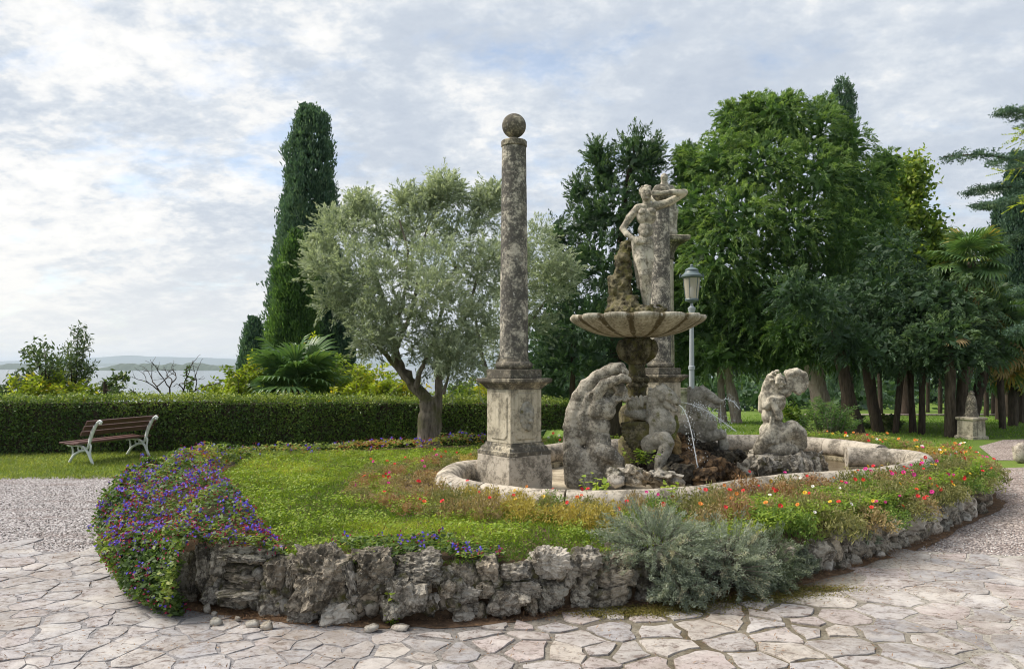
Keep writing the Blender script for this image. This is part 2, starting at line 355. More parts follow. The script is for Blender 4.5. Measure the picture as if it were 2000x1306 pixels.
# ------------------------------------------------------------------ leaf meshes
def unit(a): return a / (np.linalg.norm(a, axis=-1, keepdims=True) + 1e-9)
def rnd(n): return unit(RNG.normal(size=(n, 3)))
class Leaves:
    def __init__(s): s.q = []
    def add(s, C, A, L, Wd, tone, N=None):
        n = len(C); A = unit(np.asarray(A, float)); N = rnd(n) if N is None else N
        B = unit(np.cross(A, N)); L = np.broadcast_to(np.asarray(L, float), (n,))[:, None]; Wd = np.broadcast_to(np.asarray(Wd, float), (n,))[:, None]
        V = np.stack([C - A * L * .5, C + B * Wd * .5 - A * L * .06, C + A * L * .5, C - B * Wd * .5 - A * L * .06], 1)
        s.q.append((V.astype(np.float32), np.clip(np.broadcast_to(tone, (n,)), 0, 1)))
    def mesh(s, name, smooth=False):
        V = np.concatenate([a for a, _ in s.q]).reshape(-1, 3); t = np.concatenate([b for _, b in s.q])
        return mesh_np(name, V, np.arange(len(V)).reshape(-1, 4), smooth, {'tone': ('FACE', t)})
    def build(s, name, mat, parent=None): return link(name, s.mesh(name), mat, parent)

def blob_leaves(lv, c, r, ncl, nlf, cl, L, Wd, droop=.3, spread=.8, out=.7, tone=(.5, .25), core=14, coreL=.4, low=-.9, flat=1.):
    """one bough of a crown: an ellipsoid whose skin carries ncl clumps of nlf leaves"""
    c = np.asarray(c, float); r = np.asarray(r, float)
    d = rnd(ncl); d = d[d[:, 2] > low]; n = len(d)
    rr = (.72 + .36 * RNG.random(n))[:, None]
    P = c + d * r * rr; nr = unit(d / r)
    ct = tone[0] + tone[1] * RNG.normal(size=n) * .6
    k = np.repeat(np.arange(n), nlf); m = len(k)
    off = RNG.normal(size=(m, 3)) * cl * np.array((1, 1, flat))
    A = nr[k] * out + rnd(m) * spread + np.array((0, 0, -droop))
    C = P[k] + off + unit(A) * L * .3
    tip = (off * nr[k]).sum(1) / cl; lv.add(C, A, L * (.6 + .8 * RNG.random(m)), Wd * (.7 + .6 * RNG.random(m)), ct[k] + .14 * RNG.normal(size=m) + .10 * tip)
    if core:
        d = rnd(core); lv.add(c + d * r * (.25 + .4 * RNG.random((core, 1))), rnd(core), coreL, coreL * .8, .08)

def spray_leaves(lv, c, r, ncl, nlf, sl, L, Wd, droop=.4, up=.25, out=.8, tone=(.5, .25), core=12, coreL=.4, low=-.9, fat=.2, wild=.35, deep=.35):
    """one bough built of feathery sprays that leave the bough's skin and nod over"""
    c = np.asarray(c, float); r = np.asarray(r, float); d = rnd(ncl); d = d[d[:, 2] > low]; n = len(d)
    P = c + d * r * (1 - deep * RNG.random(n) - .12)[:, None]; nr = unit(d / r); a = unit(nr * out + rnd(n) * wild + np.array((0, 0, up)))
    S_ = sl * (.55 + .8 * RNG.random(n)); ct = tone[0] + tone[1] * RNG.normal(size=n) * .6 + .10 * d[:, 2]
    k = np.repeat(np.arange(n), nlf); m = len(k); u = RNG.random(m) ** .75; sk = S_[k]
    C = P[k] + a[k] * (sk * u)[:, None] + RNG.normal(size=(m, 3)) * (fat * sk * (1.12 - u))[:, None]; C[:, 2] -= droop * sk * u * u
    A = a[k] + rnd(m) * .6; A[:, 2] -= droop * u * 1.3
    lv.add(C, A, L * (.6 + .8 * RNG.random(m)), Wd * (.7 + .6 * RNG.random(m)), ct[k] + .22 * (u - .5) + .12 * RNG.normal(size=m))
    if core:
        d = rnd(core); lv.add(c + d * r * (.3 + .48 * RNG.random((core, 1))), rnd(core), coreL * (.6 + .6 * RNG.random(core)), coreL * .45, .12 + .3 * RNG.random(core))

# ------------------------------------------------------------------ signed-distance carving for statues and rocks
def seg(a, b, ra, rb): return ('c', np.array(a, float), np.array(b, float), ra, rb)
def ell(c, r): return ('e', np.array(c, float), np.array(r, float) if hasattr(r, '__len__') else np.full(3, float(r)))
def chain(pts, rs): return [seg(pts[i], pts[i + 1], rs[i], rs[i + 1]) for i in range(len(pts) - 1)]
def dist(pr, P):
    if pr[0] == 'c':
        a, b, ra, rb = pr[1:]; ab = b - a; t = np.clip(((P - a) @ ab) / max(ab @ ab, 1e-9), 0, 1)
        return np.linalg.norm(P - a - t[:, None] * ab, axis=1) - (ra + (rb - ra) * t)
    c, r = pr[1:]; q = (P - c) / r; k = np.linalg.norm(q, axis=1); return (k - 1) * r.min() if k.size == 0 else (k - 1) * k / (np.linalg.norm(q / r, axis=1) + 1e-9)
def carve(name, prims, h=.014, k=.03, cut=(), rough=.0, rs=9., fine=.0, fs=30., floor=None, seed=0.):
    los, his = [], []
    for p in prims:
        if p[0] == 'c':
            m = max(p[3], p[4]); los.append(np.minimum(p[1], p[2]) - m); his.append(np.maximum(p[1], p[2]) + m)
        else: los.append(p[1] - p[2]); his.append(p[1] + p[2])
    pad = 3 * h + rough * 1.6 + k * .5; lo = np.min(los, 0) - pad; hi = np.max(his, 0) + pad
    if floor is not None: lo[2] = floor - 2 * h
    nx, ny, nz = (np.ceil((hi - lo) / h).astype(int) + 1)
    g = np.stack(np.meshgrid(*(lo[i] + h * np.arange(n) for i, n in enumerate((nx, ny, nz))), indexing='ij'), -1).reshape(-1, 3)
    v = np.full(len(g), 9., np.float64)
    for p in prims:
        d = dist(p, g); hh = np.clip(.5 + .5 * (v - d) / k, 0, 1); v = v + (d - v) * hh - k * hh * (1 - hh)
    for p in cut:
        d = -dist(p, g); kk = k * .5; hh = np.clip(.5 - .5 * (v - d) / kk, 0, 1); v = v + (d - v) * hh + kk * hh * (1 - hh)
    if rough: v = v + rough * fbm(g * rs + seed, 3)
    if fine: v = v + fine * vnoise(g * fs + seed)
    if floor is not None: v = np.maximum(v, floor - g[:, 2])
    v = v.reshape(nx, ny, nz); sgn = v < 0
    acc = np.zeros((nx - 1, ny - 1, nz - 1, 3)); cnt = np.zeros((nx - 1, ny - 1, nz - 1))
    cor = [(i, j, l) for i in (0, 1) for j in (0, 1) for l in (0, 1)]
    def sub(a, o): return a[o[0]:nx - 1 + o[0], o[1]:ny - 1 + o[1], o[2]:nz - 1 + o[2]]
    for a in cor:
        for ax in range(3):
            if a[ax]: continue
            b = list(a); b[ax] = 1
            va, vb = sub(v, a), sub(v, b); x = (va < 0) != (vb < 0)
            t = np.where(x, va / (va - vb + 1e-12), 0)
            for q in range(3): acc[..., q] += np.where(x, a[q] + (t if q == ax else 0), 0)
            cnt += x
    act = cnt > 0; idx = np.full(act.shape, -1); idx[act] = np.arange(act.sum())
    base = np.stack(np.nonzero(act), -1); V = lo + h * (base + acc[act] / cnt[act][:, None])
    Fs = []
    for ax in range(3):
        u, w = (ax + 1) % 3, (ax + 2) % 3
        s0 = [slice(None)] * 3; s1 = [slice(None)] * 3; s0[ax] = slice(0, -1); s1[ax] = slice(1, None)
        A, B = sgn[tuple(s0)], sgn[tuple(s1)]
        for x, flip in ((A & ~B, False), (~A & B, True)):
            I = np.stack(np.nonzero(x), -1); ok = (I[:, u] > 0) & (I[:, w] > 0) & (I[:, u] < act.shape[u]) & (I[:, w] < act.shape[w]); I = I[ok]
            q = []
            for du, dw in ((-1, -1), (0, -1), (0, 0), (-1, 0)):
                J = I.copy(); J[:, u] += du; J[:, w] += dw; q.append(idx[J[:, 0], J[:, 1], J[:, 2]])
            q = np.stack(q if not flip else q[::-1], -1); Fs.append(q)
    Fs = np.concatenate(Fs); Fs = Fs[(Fs >= 0).all(1)]
    return mesh_np(name, V, Fs, True)

# icosphere for rocks
def ico(sub=3):
    import bmesh
    bm = bmesh.new(); bmesh.ops.create_icosphere(bm, subdivisions=sub, radius=1); bm.verts.ensure_lookup_table()
    V = np.array([v.co[:] for v in bm.verts]); Fc = np.array([[q.index for q in f.verts] for f in bm.faces]); bm.free(); return V, Fc
ICO = {k: ico(k) for k in (1, 2, 3, 4, 5)}
def rock_mesh(name, size, sub=3, seed=0., amp=.28, box=.6, ridge=.14, fr=1.3):
    """a block split along random planes, then weathered"""
    r_ = np.random.default_rng(int(seed * 1000) % 2 ** 31); V, Fc = ICO[sub]
    nm = unit(np.concatenate([r_.normal(size=(9, 3)), np.eye(3) + .16 * r_.normal(size=(3, 3)), -np.eye(3) + .16 * r_.normal(size=(3, 3))]))
    hk = np.concatenate([.80 + .34 * r_.random(9), .78 + .16 * r_.random(6)]); q = V @ nm.T
    pl = np.where(q > .06, hk / np.maximum(q, .06), 9.); pl.sort(axis=1); k = .06
    R = pl[:, 0] - k * np.exp(-(pl[:, 1] - pl[:, 0]) / k) * .6; R = np.minimum(R, 1.5) * (.55 + .45 * box) / .82
    d = V * R[:, None]
    n = fbm(d * fr * 1.3 + seed, 3, .5)[:, None]; rg = 1 - np.abs(fbm(d * fr * 2.6 + seed * 1.7 + 9, 3, .55))[:, None]; fine = vnoise(d * 9 + seed)[:, None]
    f2 = (1 - np.abs(fbm(d * fr * 5.5 + seed * 2.3, 3, .6)))[:, None]
    lay = np.sin(d[:, 2:3] * 15 + 3 * vnoise(d * 1.6 + seed)[:, None] + 2 * d[:, :1]); d = d * (1 + amp * .5 * n + ridge * 1.6 * (rg - .72) + .15 * (f2 - .7) + .03 * fine + (.022 if seed % 1 < .3 else .004) * lay)
    return mesh_np(name, d * np.asarray(size) / 2, Fc, sub < 3)

# ================================================================== THE SETTING
def ground_z(X, Y):
    """the park: level round the fountain, falling to the lake on the left, gently down on the right"""
    X = np.asarray(X, float); Y = np.asarray(Y, float)
    bank = np.clip((Y - 18 + np.clip(X, 0, 40) * 2.2) / 70, 0, 1)
    t = np.clip((-(X - 2.) + 1.5 * (Y - 24)) / 90, 0, 1)
    left = np.clip((Y - 17.5) / 75, 0, 1) * np.clip((6 - X + .0 * Y) / 10 + .0, 0, 1)
    right = -np.clip((Y - 22) / 58, 0, 1) * 2.2
    far = -np.clip((Y - 170) / 150, 0, 1) * 22
    z = right + far; z = z * (1 - left) + left * -21.
    z = np.where(X < -9, np.minimum(z, -np.clip((-X - 16) / 80, 0, 1) * 21), z)
    return np.maximum(z, -21.)
def grid_mesh(name, xs, ys, zf):
    X, Y = np.meshgrid(xs, ys, indexing='ij'); V = np.stack([X, Y, zf(X, Y)], -1).reshape(-1, 3)
    n, m = len(xs), len(ys); I = np.arange(n * m).reshape(n, m)
    return mesh_np(name, V, np.stack([I[:-1, :-1], I[1:, :-1], I[1:, 1:], I[:-1, 1:]], -1).reshape(-1, 4))
def mat_lawn():
    m, g = new_mat('lawn_turf'); tc = g.n('ShaderNodeTexCoord'); v = tc.outputs['Object']
    a = g.noise(v, .35, 4); b = g.noise(v, 30, 5, .7); n = g.math('ADD', g.math('MULTIPLY', a, .5), g.math('MULTIPLY', b, .5))
    c = g.ramp(n, [(.35, (.075, .125, .025)), (.5, (.12, .185, .035)), (.62, (.18, .235, .055))])
    finish(g, c, .9, b, .8, .03, .1); return m
def mat_gravel():
    m, g = new_mat('gravel'); tc = g.n('ShaderNodeTexCoord'); v = tc.outputs['Object']
    vo = g.n('ShaderNodeTexVoronoi'); vo.inputs['Scale'].default_value = 42; g.l(v, vo.inputs['Vector'])
    sep = g.n('ShaderNodeSeparateColor'); g.l(vo.outputs['Color'], sep.inputs[0])
    c = g.ramp(sep.outputs[0], [(0, (.22, .195, .185)), (.35, (.40, .37, .355)), (.7, (.54, .505, .485)), (1, (.68, .65, .63))])
    c = g.mix(g.ramp(vo.outputs['Distance'], [(.35, 0.), (.75, .75)]), c, (.09, .075, .065))
    p = g.noise(v, .55, 5, .6, .5); sx = g.n('ShaderNodeSeparateXYZ'); g.l(v, sx.inputs[0])
    pink = g.ramp(g.math('ADD', g.math('MULTIPLY', sx.outputs[0], .06), g.math('MULTIPLY', p, .5)), [(.25, (1., 1., 1.05)), (.65, (1.05, .95, .9))])
    c = g.mix(1., c, pink, 'MULTIPLY')
    dk = g.ramp(g.noise(g.mapping(v, (.5, 2.5, 1)), 1.4, 6, .65), [(.52, 0.), (.66, .5)]); c = g.mix(dk, c, (.15, .10, .085))
    h = g.ramp(vo.outputs['Distance'], [(0, 1.), (.8, 0.)])
    finish(g, c, .9, h, 1., .02, .15); return m
def mat_flag():
    m, g = new_mat('flagstone'); tc = g.n('ShaderNodeTexCoord'); v = tc.outputs['Object']
    oi = g.n('ShaderNodeObjectInfo')
    base = g.ramp(oi.outputs['Random'], [(0, (0.421, 0.388, 0.372)), (0.18, (0.353, 0.328, 0.317)), (0.34, (0.406, 0.340, 0.322)), (0.5, (0.436, 0.411, 0.404)), (0.62, (0.286, 0.276, 0.283)), (0.76, (0.451, 0.403, 0.353)), (0.9, (0.399, 0.377, 0.377)), (1, (0.256, 0.250, 0.263))])
    geo = g.n('ShaderNodeNewGeometry'); w = geo.outputs['Position']
    sx = g.n('ShaderNodeSeparateXYZ'); g.l(w, sx.inputs[0])
    cool = g.ramp(g.math('ADD', g.math('MULTIPLY', sx.outputs[0], .18), .55), [(0, 1.), (.5, 0.)])
    base = g.mix(g.math('MULTIPLY', cool, .55), base, (.37, .365, .385))
    n1 = g.noise(w, 4.5, 9, .66, .4); n2 = g.noise(g.mapping(w, (9, 13, 9), (0, 0, 0), (0, 0, .5)), 1.2, 9, .74, .8); n3 = g.noise(w, 60, 5, .7)
    c = g.mix(g.ramp(n1, [(.36, .55), (.52, 0.)]), base, (.36, .32, .29))
    c = g.mix(g.ramp(n2, [(.39, .85), (.45, .3), (.53, 0.)]), c, (.13, .095, .08))
    c = g.mix(g.ramp(n3, [(.30, .85), (.42, 0.)]), c, (.09, .07, .06))
    c = g.mix(g.ramp(g.noise(g.mapping(w, (1, 1, 1), (4, 2, 0)), 1.15, 7, .68, .5), [(.50, 0.), (.66, .6)]), c, (.20, .165, .135))
    c = g.mix(g.ramp(g.noise(g.mapping(w, (1, 1, 1), (9, 5, 0)), 13, 8, .75, .6), [(.54, 0.), (.62, .55)]), c, (.17, .145, .125))
    c = g.mix(g.ramp(g.noise(w, 2.2, 4), [(.52, 0.), (.66, .5)]), c, (.57, .535, .50))
    finish(g, c, .85, g.math('ADD', n2, g.math('MULTIPLY', n3, .5)), .6, .014, .2); return m
def mat_joint():
    m, g = new_mat('paving_bed'); tc = g.n('ShaderNodeTexCoord'); v = tc.outputs['Object']
    n = g.noise(v, 3, 7, .65); n2 = g.noise(v, 40, 4); sx = g.n('ShaderNodeSeparateXYZ'); g.l(v, sx.inputs[0])
    left = g.ramp(g.math('ADD', g.math('MULTIPLY', sx.outputs[0], .22), g.math('MULTIPLY', n, .5)), [(-.0, 1.), (.42, 0.)])
    earth = g.ramp(n, [(.36, (.10, .08, .05)), (.5, (.16, .14, .105)), (.66, (.25, .225, .185))]); earth = g.mix(g.math('MULTIPLY', g.ramp(g.math('MULTIPLY', sx.outputs[0], .1), [(.2, 0.), (.34, 1.)]), .8), earth, (.42, .395, .36))
    c = g.mix(left, earth, (.235, .225, .23)); c = g.mix(g.ramp(n2, [(.35, .6), (.5, 0.)]), c, (.07, .055, .045))
    finish(g, c, .95, n2, .8, .015, .1); return m
M['lawn'] = mat_lawn(); M['gravel'] = mat_gravel(); M['flag'] = mat_flag(); M['joint'] = mat_joint()

xs = np.unique(np.concatenate([np.linspace(-40, 40, 81), np.array([-9000, -3000, -1000, -400, -150, -80, -60, 60, 90, 150, 300, 600, 1500, 4000, 9000])]))
ys = np.unique(np.concatenate([np.linspace(-10, 100, 111), np.array([-9000, -2000, -400, -60, 130, 170, 220, 320, 600, 1500, 4000, 10000])]))
props(link('ground', grid_mesh('ground', xs, ys, ground_z), M['lawn']), kind='structure')
mb = MB(); mb.add([(-13500, -11000, -20), (13500, -11000, -20), (13500, 13800, -20), (-13500, 13800, -20)], [(0, 1, 2, 3)])
props(mb.build('lake', M['lake']), kind='structure')

# hills beyond the lake, and the wooded spit in front of them
M['hill'] = mat_plain('far_hill_woods', (.06, .085, .05), .95, var=.4, scale=.002)
def ridge(name, x0, x1, D, depth, prof, mat, n=240, m=7, base=-20.5):
    xs = np.linspace(x0, x1, n); ts = np.linspace(0, 1, m); V = []
    h = prof(xs)
    for t in ts: V.append(np.stack([xs, D + depth * t + 0 * xs, base + (h) * math.sin(math.pi * min(.97, t + .001)) ** .6], -1))
    V = np.stack(V, 1).reshape(-1, 3); I = np.arange(n * m).reshape(n, m)
    return link(name, mesh_np(name, V, np.stack([I[:-1, :-1], I[1:, :-1], I[1:, 1:], I[:-1, 1:]], -1).reshape(-1, 4)), mat)
def hprof(seed, a, b, f): return lambda x: a + b * fbm(np.stack([x * f + seed, x * 0 + seed, x * 0], -1), 5)
props(ridge('hills', -9800, 5200, 12000, 1300, hprof(3.3, 120, 60, 1 / 2600), M['hill']), kind='structure')
props(ridge('hills', -9000, 600, 8600, 700, hprof(8.1, 34, 26, 1 / 900), M['hill']), kind='structure')
def spit(x):
    e = np.clip((x + 1640) / 200, 0, 1) * np.clip((-1010 - x) / 120, 0, 1)
    return (25 + 7 * fbm(np.stack([x / 42., x * 0 + 2, x * 0], -1), 5)) * e ** .5 * (1 + .25 * np.exp(-((x + 1450) / 120) ** 2)) + .6
props(ridge('wooded_shore', -1660, -1000, 2965, 130, spit, M['hill'], 420), kind='stuff')
props(ridge('wooded_shore', -3600, -2150, 3600, 150, lambda x: 20 + 10 * fbm(np.stack([x / 60., x * 0 + 6, x * 0], -1), 5), M['hill'], 420), kind='stuff')

def poly_sheet(name, pts, z, mat, sub=0):
    me = bpy.data.meshes.new(name); me.from_pydata([(p[0], p[1], z if len(p) < 3 else p[2]) for p in pts], [], [tuple(range(len(pts)))]); me.update()
    return props(link(name, me, mat), kind='structure')
def smooth_closed(P, n):
    P = np.array(P, float); m = len(P); out = []
    t = np.linspace(0, m, n, endpoint=False)
    for q in t:
        i = int(q); u = q - i; a, b, c, d = (P[(i + k - 1) % m] for k in range(4))
        out.append(.5 * ((2 * b) + (c - a) * u + (2 * a - 5 * b + 4 * c - d) * u * u + (3 * b - a - 3 * c + d) * u ** 3))
    return np.array(out)
# gravel walks round the island
poly_sheet('gravel_path', [(-30, 7.2), (14, 6.6), (30, 7.5), (30, 11.), (13.5, 12.6), (9.2, 13.2), (7.4, 12.8), (6.8, 13.4), (6, 14.6), (3, 15.4), (0, 15.), (-2.5, 13.6), (-4.8, 12.35), (-9, 11.75), (-30, 11.1)], .004, M['gravel'])
poly_sheet('park_path', [Gd(1912, 872)[:2], Gd(1945, 899)[:2], Gd(2100, 899)[:2], (20, 14), (20, 18), Gd(2040, 857)[:2], Gd(1960, 859)[:2]], .008, M['gravel'])
# a narrow walk across the far lawn, laid on the falling ground
pv = []
for px in range(1560, 2120, 40):
    for dd in (31.5, 33.0):
        X = (px - CX) / F * dd; pv.append((X, dd + .02 * X, float(ground_z(X, dd + .02 * X)) + .05))
me = bpy.data.meshes.new('far_path'); me.from_pydata(pv, [], [(i, i + 2, i + 3, i + 1) for i in range(0, len(pv) - 3, 2)]); me.update()
props(link('far_path', me, M['gravel']), kind='structure')

# the island: outline on the ground
OUT = smooth_closed([(-2.3, 5.6), (-1.7, 5.36), (-1.1, 5.2), (-.4, 5.24), (.36, 5.46), (1.2, 5.76), (2.0, 6.08), (2.6, 6.5), (3.7, 7.38), (4.8, 8.4), (5.8, 9.45), (6.45, 10.6), (6.75, 11.8), (6.3, 13.2), (5, 14.1), (3.2, 14.5), (1.2, 14.1), (-.7, 13.1), (-2, 12.75), (-3.2, 12.1), (-4.05, 11), (-4.3, 9.8), (-3.95, 8.3), (-3.3, 6.95), (-2.75, 6.08)], 260)
SEG = np.linalg.norm(np.roll(OUT, -1, 0) - OUT, axis=1)
def inside(P, poly):
    P = np.asarray(P); x, y = P[:, 0], P[:, 1]; r = np.zeros(len(P), bool); a = poly; b = np.roll(poly, -1, 0)
    for (x0, y0), (x1, y1) in zip(a, b):
        if y0 == y1: continue
        c = ((y0 > y) != (y1 > y)) & (x < (x1 - x0) * (y - y0) / (y1 - y0) + x0); r ^= c
    return r
def dpoly(P, poly, closed=True):
    P = np.asarray(P)[:, None]; a = poly if closed else poly[:-1]; b = np.roll(poly, -1, 0) if closed else poly[1:]
    ab = b - a; t = np.clip(((P - a) * ab).sum(-1) / (ab * ab).sum(-1), 0, 1); q = a + t[..., None] * ab
    return np.linalg.norm(P - q, axis=-1).min(1)
RZ = .55                                                            # top of the basin rim
RA = np.array([Gd(px, py, RZ)[:2] for px, py in [(1004, 903), (975, 897), (940, 896), (905, 899), (881, 907), (870, 918), (884, 930), (930, 941), (1000, 950), (1100, 956), (1200, 957), (1300, 953), (1400, 943), (1490, 928), (1580, 921), (1650, 918), (1720, 912), (1775, 903), (1806, 890), (1800, 881), (1760, 876), (1700, 874), (1652, 873)]])
RB = np.array([Gd(px, py, RZ)[:2] for px, py in [(1055, 869), (1110, 862), (1200, 857), (1300, 851), (1430, 847), (1560, 851), (1650, 858), (1722, 868)]])
BAS = np.concatenate([RA[:20], RB[::-1], [[.15, 10.6]]])            # the basin's ground plan
C0 = np.array((2.3, 10.4))
def ray_r(poly, th):
    d = np.array((math.cos(th), math.sin(th))); best = 0
    for a, b in zip(poly, np.roll(poly, -1, 0)):
        e = b - a; den = d[0] * e[1] - d[1] * e[0]
        if abs(den) < 1e-9: continue
        w = a - C0; t = (w[0] * e[1] - w[1] * e[0]) / den; u = (w[0] * d[1] - w[1] * d[0]) / den
        if 0 <= u <= 1 and t > best: best = t
    return best
def bed_z(X, Y): return .40 + .03 * vnoise(np.stack([np.asarray(X) * .9, np.asarray(Y) * .9, np.asarray(X) * 0 + 3.], -1))
TH = np.linspace(0, 2 * math.pi, 220, endpoint=False); ri = np.array([ray_r(BAS, t) for t in TH]) + .02; ro = np.array([ray_r(OUT, t) for t in TH]) - .03
V = []; K = 12
for k in range(K):
    r = ri + (ro - ri) * k / (K - 1); x = C0[0] + r * np.cos(TH); y = C0[1] + r * np.sin(TH); z = bed_z(x, y) - (.13 if k == K - 1 else 0)
    V.append(np.stack([x, y, z], -1))
V.append(V[-1] * (1, 1, 0) + (0, 0, -.05))
V = np.concatenate(V); n = len(TH); I = np.arange((K + 1) * n).reshape(K + 1, n); J = np.roll(I, -1, 1)
props(link('bed_soil', mesh_np('bed_soil', V, np.stack([I[:-1], I[1:], J[1:], J[:-1]], -1).reshape(-1, 4)), M['soil']), kind='structure')

# ------------------------------------------------------------------ flagstone paving: every stone a piece
pav = poly_sheet('paving', [(-9, .5), (9, .5), (9, 6.95), (5.6, 7.08), (4.6, 7.0), (3.7, 7.2), (2.6, 6.8), (0, 6.2), (-2.5, 6.2), (-3.6, 7.15), (-9, 7.35)], .009, M['joint'])
def paving_pieces():
    seeds = []; tries = 0
    while tries < 26000:
        tries += 1; y = 3.75 + 3.6 * RNG.random(); x = (RNG.random() * 2 - 1) * (y * .70 + .15)
        md = (.18 if x < -.4 else .215) + .045 * (y - 5) + (.0 if x < 1 else .02)
        md *= .62 + .72 * (.5 + .5 * vnoise(np.array([[x * 1.9, y * 2.6, 8.]]))[0])
        if all((x - a) ** 2 * .95 + (y - b) ** 2 * 1.12 > (md * .5 + c * .5) ** 2 for a, b, c in seeds): seeds.append((x, y, md))
    P = np.array(seeds); xy = P[:, :2]; keep = []
    lim = np.array([(-9, .5), (9, .5), (9, 6.98), (5.6, 7.1), (4.6, 7.05), (3.9, 7.25), (-3.6, 7.2), (-9, 7.4)])
    big = OUT - C0; big = C0 + big * (1 + .2 / np.linalg.norm(big, axis=1))[:, None]
    for i, p in enumerate(xy):
        if not inside([p], lim)[0] or inside([p], big)[0]: continue
        poly = [Vector((p[0] + a, p[1] + b)) for a, b in ((-.5, -.5), (.5, -.5), (.5, .5), (-.5, .5))]
        d = np.linalg.norm(xy - p, axis=1); js = np.argsort(d)[1:18]
        gap = (.004 + .012 * RNG.random() ** 2) if p[0] < -.6 or (p[0] > 2.4 and p[1] > 4.9) else .010 + .022 * RNG.random() ** 2
        for j in js:
            nv = Vector(xy[j] - p); L = nv.length; nv /= L; off = max(.03, L / 2 + (P[i, 2] ** 2 - P[j, 2] ** 2) * .22 / L) - gap; q = []
            for a, b in zip(poly, poly[1:] + poly[:1]):
                da, db = (a - Vector(p)).dot(nv) - off, (b - Vector(p)).dot(nv) - off
                if da <= 0: q.append(a)
                if (da < 0) != (db < 0) and da != db: q.append(a + (b - a) * (da / (da - db)))
            poly = q
            if len(poly) < 3: break
        if len(poly) >= 3 and p[1] > 3.85 and abs(p[0]) < p[1] * .69 + .1: keep.append((p, poly))
    keep.sort(key=lambda k: k[0][1]); print('flagstones', len(keep))
    for p, poly in keep[:298]:
        ring = []
        for a, b in zip(poly, poly[1:] + poly[:1]):
            L = (b - a).length; m = max(1, int(L / .06))
            for k in range(m): ring.append(a + (b - a) * (k / m))
        R = np.array([r[:] for r in ring]); wz = R[:, 0] * 0 + 7.; R = R + .055 * np.stack([vnoise(np.column_stack([R * 3.1, wz])), vnoise(np.column_stack([R * 3.1, wz + 5]))], -1) + .02 * np.stack([vnoise(np.column_stack([R * 9, wz])), vnoise(np.column_stack([R * 9, wz + 5]))], -1); c = R.mean(0); nz = np.stack([R[:, 0] * 9, R[:, 1] * 9, R[:, 0] * 0 + 1.], -1)
        rel = R - c; ln = np.linalg.norm(rel, axis=1, keepdims=True)
        rel = rel * (1 - .10 * np.clip(fbm(nz * .8, 3), -.1, 1)[:, None]) + .005 * RNG.normal(size=rel.shape)
        n = len(rel); low = p[0] < -.5; hgt = (.002 if low or c[0] > 2.2 else .006) + .004 * RNG.random(); tx, ty = RNG.normal(size=2) * .007
        V = []
        for sc, z in ((1.012, -.012), (1.0, hgt * .6), (.978, hgt), (.55, hgt + .002)):
            q = rel * sc; zz = z + q[:, 0] * tx + q[:, 1] * ty + (.004 * vnoise(np.column_stack([q * 13 + c * 5, q[:, 0] * 0])) if z > 0 else 0)
            V.append(np.column_stack([q, zz]))
        V = np.concatenate(V + [[[0, 0, hgt + .002]]]); Fs = []
        me = bpy.data.meshes.new('flagstone')
        for k in range(3): Fs += [(k * n + i, k * n + (i + 1) % n, (k + 1) * n + (i + 1) % n, (k + 1) * n + i) for i in range(n)]
        Fs += [(3 * n + i, 3 * n + (i + 1) % n, 4 * n) for i in range(n)]
        me.from_pydata([tuple(v) for v in V], [], Fs); me.update()
        o = link('flagstone', me, M['flag'], pav); o.location = (c[0], c[1], .010)
paving_pieces()

def strip(w0, w1, z, name, mat):
    a = OUT + (OUT - C0) / np.linalg.norm(OUT - C0, axis=1)[:, None] * w0; wv = w1 + .07 * vnoise(np.column_stack([OUT * 1.7, OUT[:, 0] * 0])) + .04 * vnoise(np.column_stack([OUT * 5, OUT[:, 0] * 0]))
    b = OUT + (OUT - C0) / np.linalg.norm(OUT - C0, axis=1)[:, None] * wv[:, None]; n = len(OUT); I = np.arange(n); J = (I + 1) % n
    return props(link(name, mesh_np(name, np.concatenate([np.column_stack([a, np.full(n, z)]), np.column_stack([b, np.full(n, z)])]), np.stack([I, J, J + n, I + n], -1)), mat), kind='structure')
M['litter'] = mat_stone('needle_litter_soil', (.20, .125, .075), (.13, .08, .05), (.05, .035, .024), .6, 3.5, bstr=1., white=.0)
strip(-.1, .17, .0135, 'soil_strip', M['litter'])

# ------------------------------------------------------------------ dry rock wall round the island
wall = thing('rock_wall', 'low dry wall of rough grey rocks holding up the round flower island', 'rock wall', (0, 5.3, 0))
def wall_D(px):
    """distance at which the ray of a picture column meets the near side of the island outline"""
    k = (px - CX) / F; best = 99
    for a, b in zip(OUT, np.roll(OUT, -1, 0)):
        fa, fb = a[0] - k * a[1], b[0] - k * b[1]
        if (fa < 0) != (fb < 0): best = min(best, a[1] + (b[1] - a[1]) * fa / (fa - fb))
    return best if best < 90 else 10.6
core = []; nO = len(OUT)
for k in range(nO):
    q = C0 + (OUT[k] - C0) * (1 - .13 / np.linalg.norm(OUT[k] - C0)); core.append(q)
core = np.array(core)
V = np.concatenate([np.column_stack([core * 1.0, np.full(nO, -.02)]), np.column_stack([core, .24 + .04 * vnoise(np.column_stack([core * 4, core[:, 0] * 0]))])])
V[:, :2] += .03 * np.stack([vnoise(V * 7), vnoise(V * 7 + 9)], -1); V[:, 1] -= 5.3
I = np.arange(nO); J = (I + 1) % nO
link('earth_core', mesh_np('earth_core', V, np.stack([I, J, J + nO, I + nO], -1)), M['soil'], wall)
rk = 0
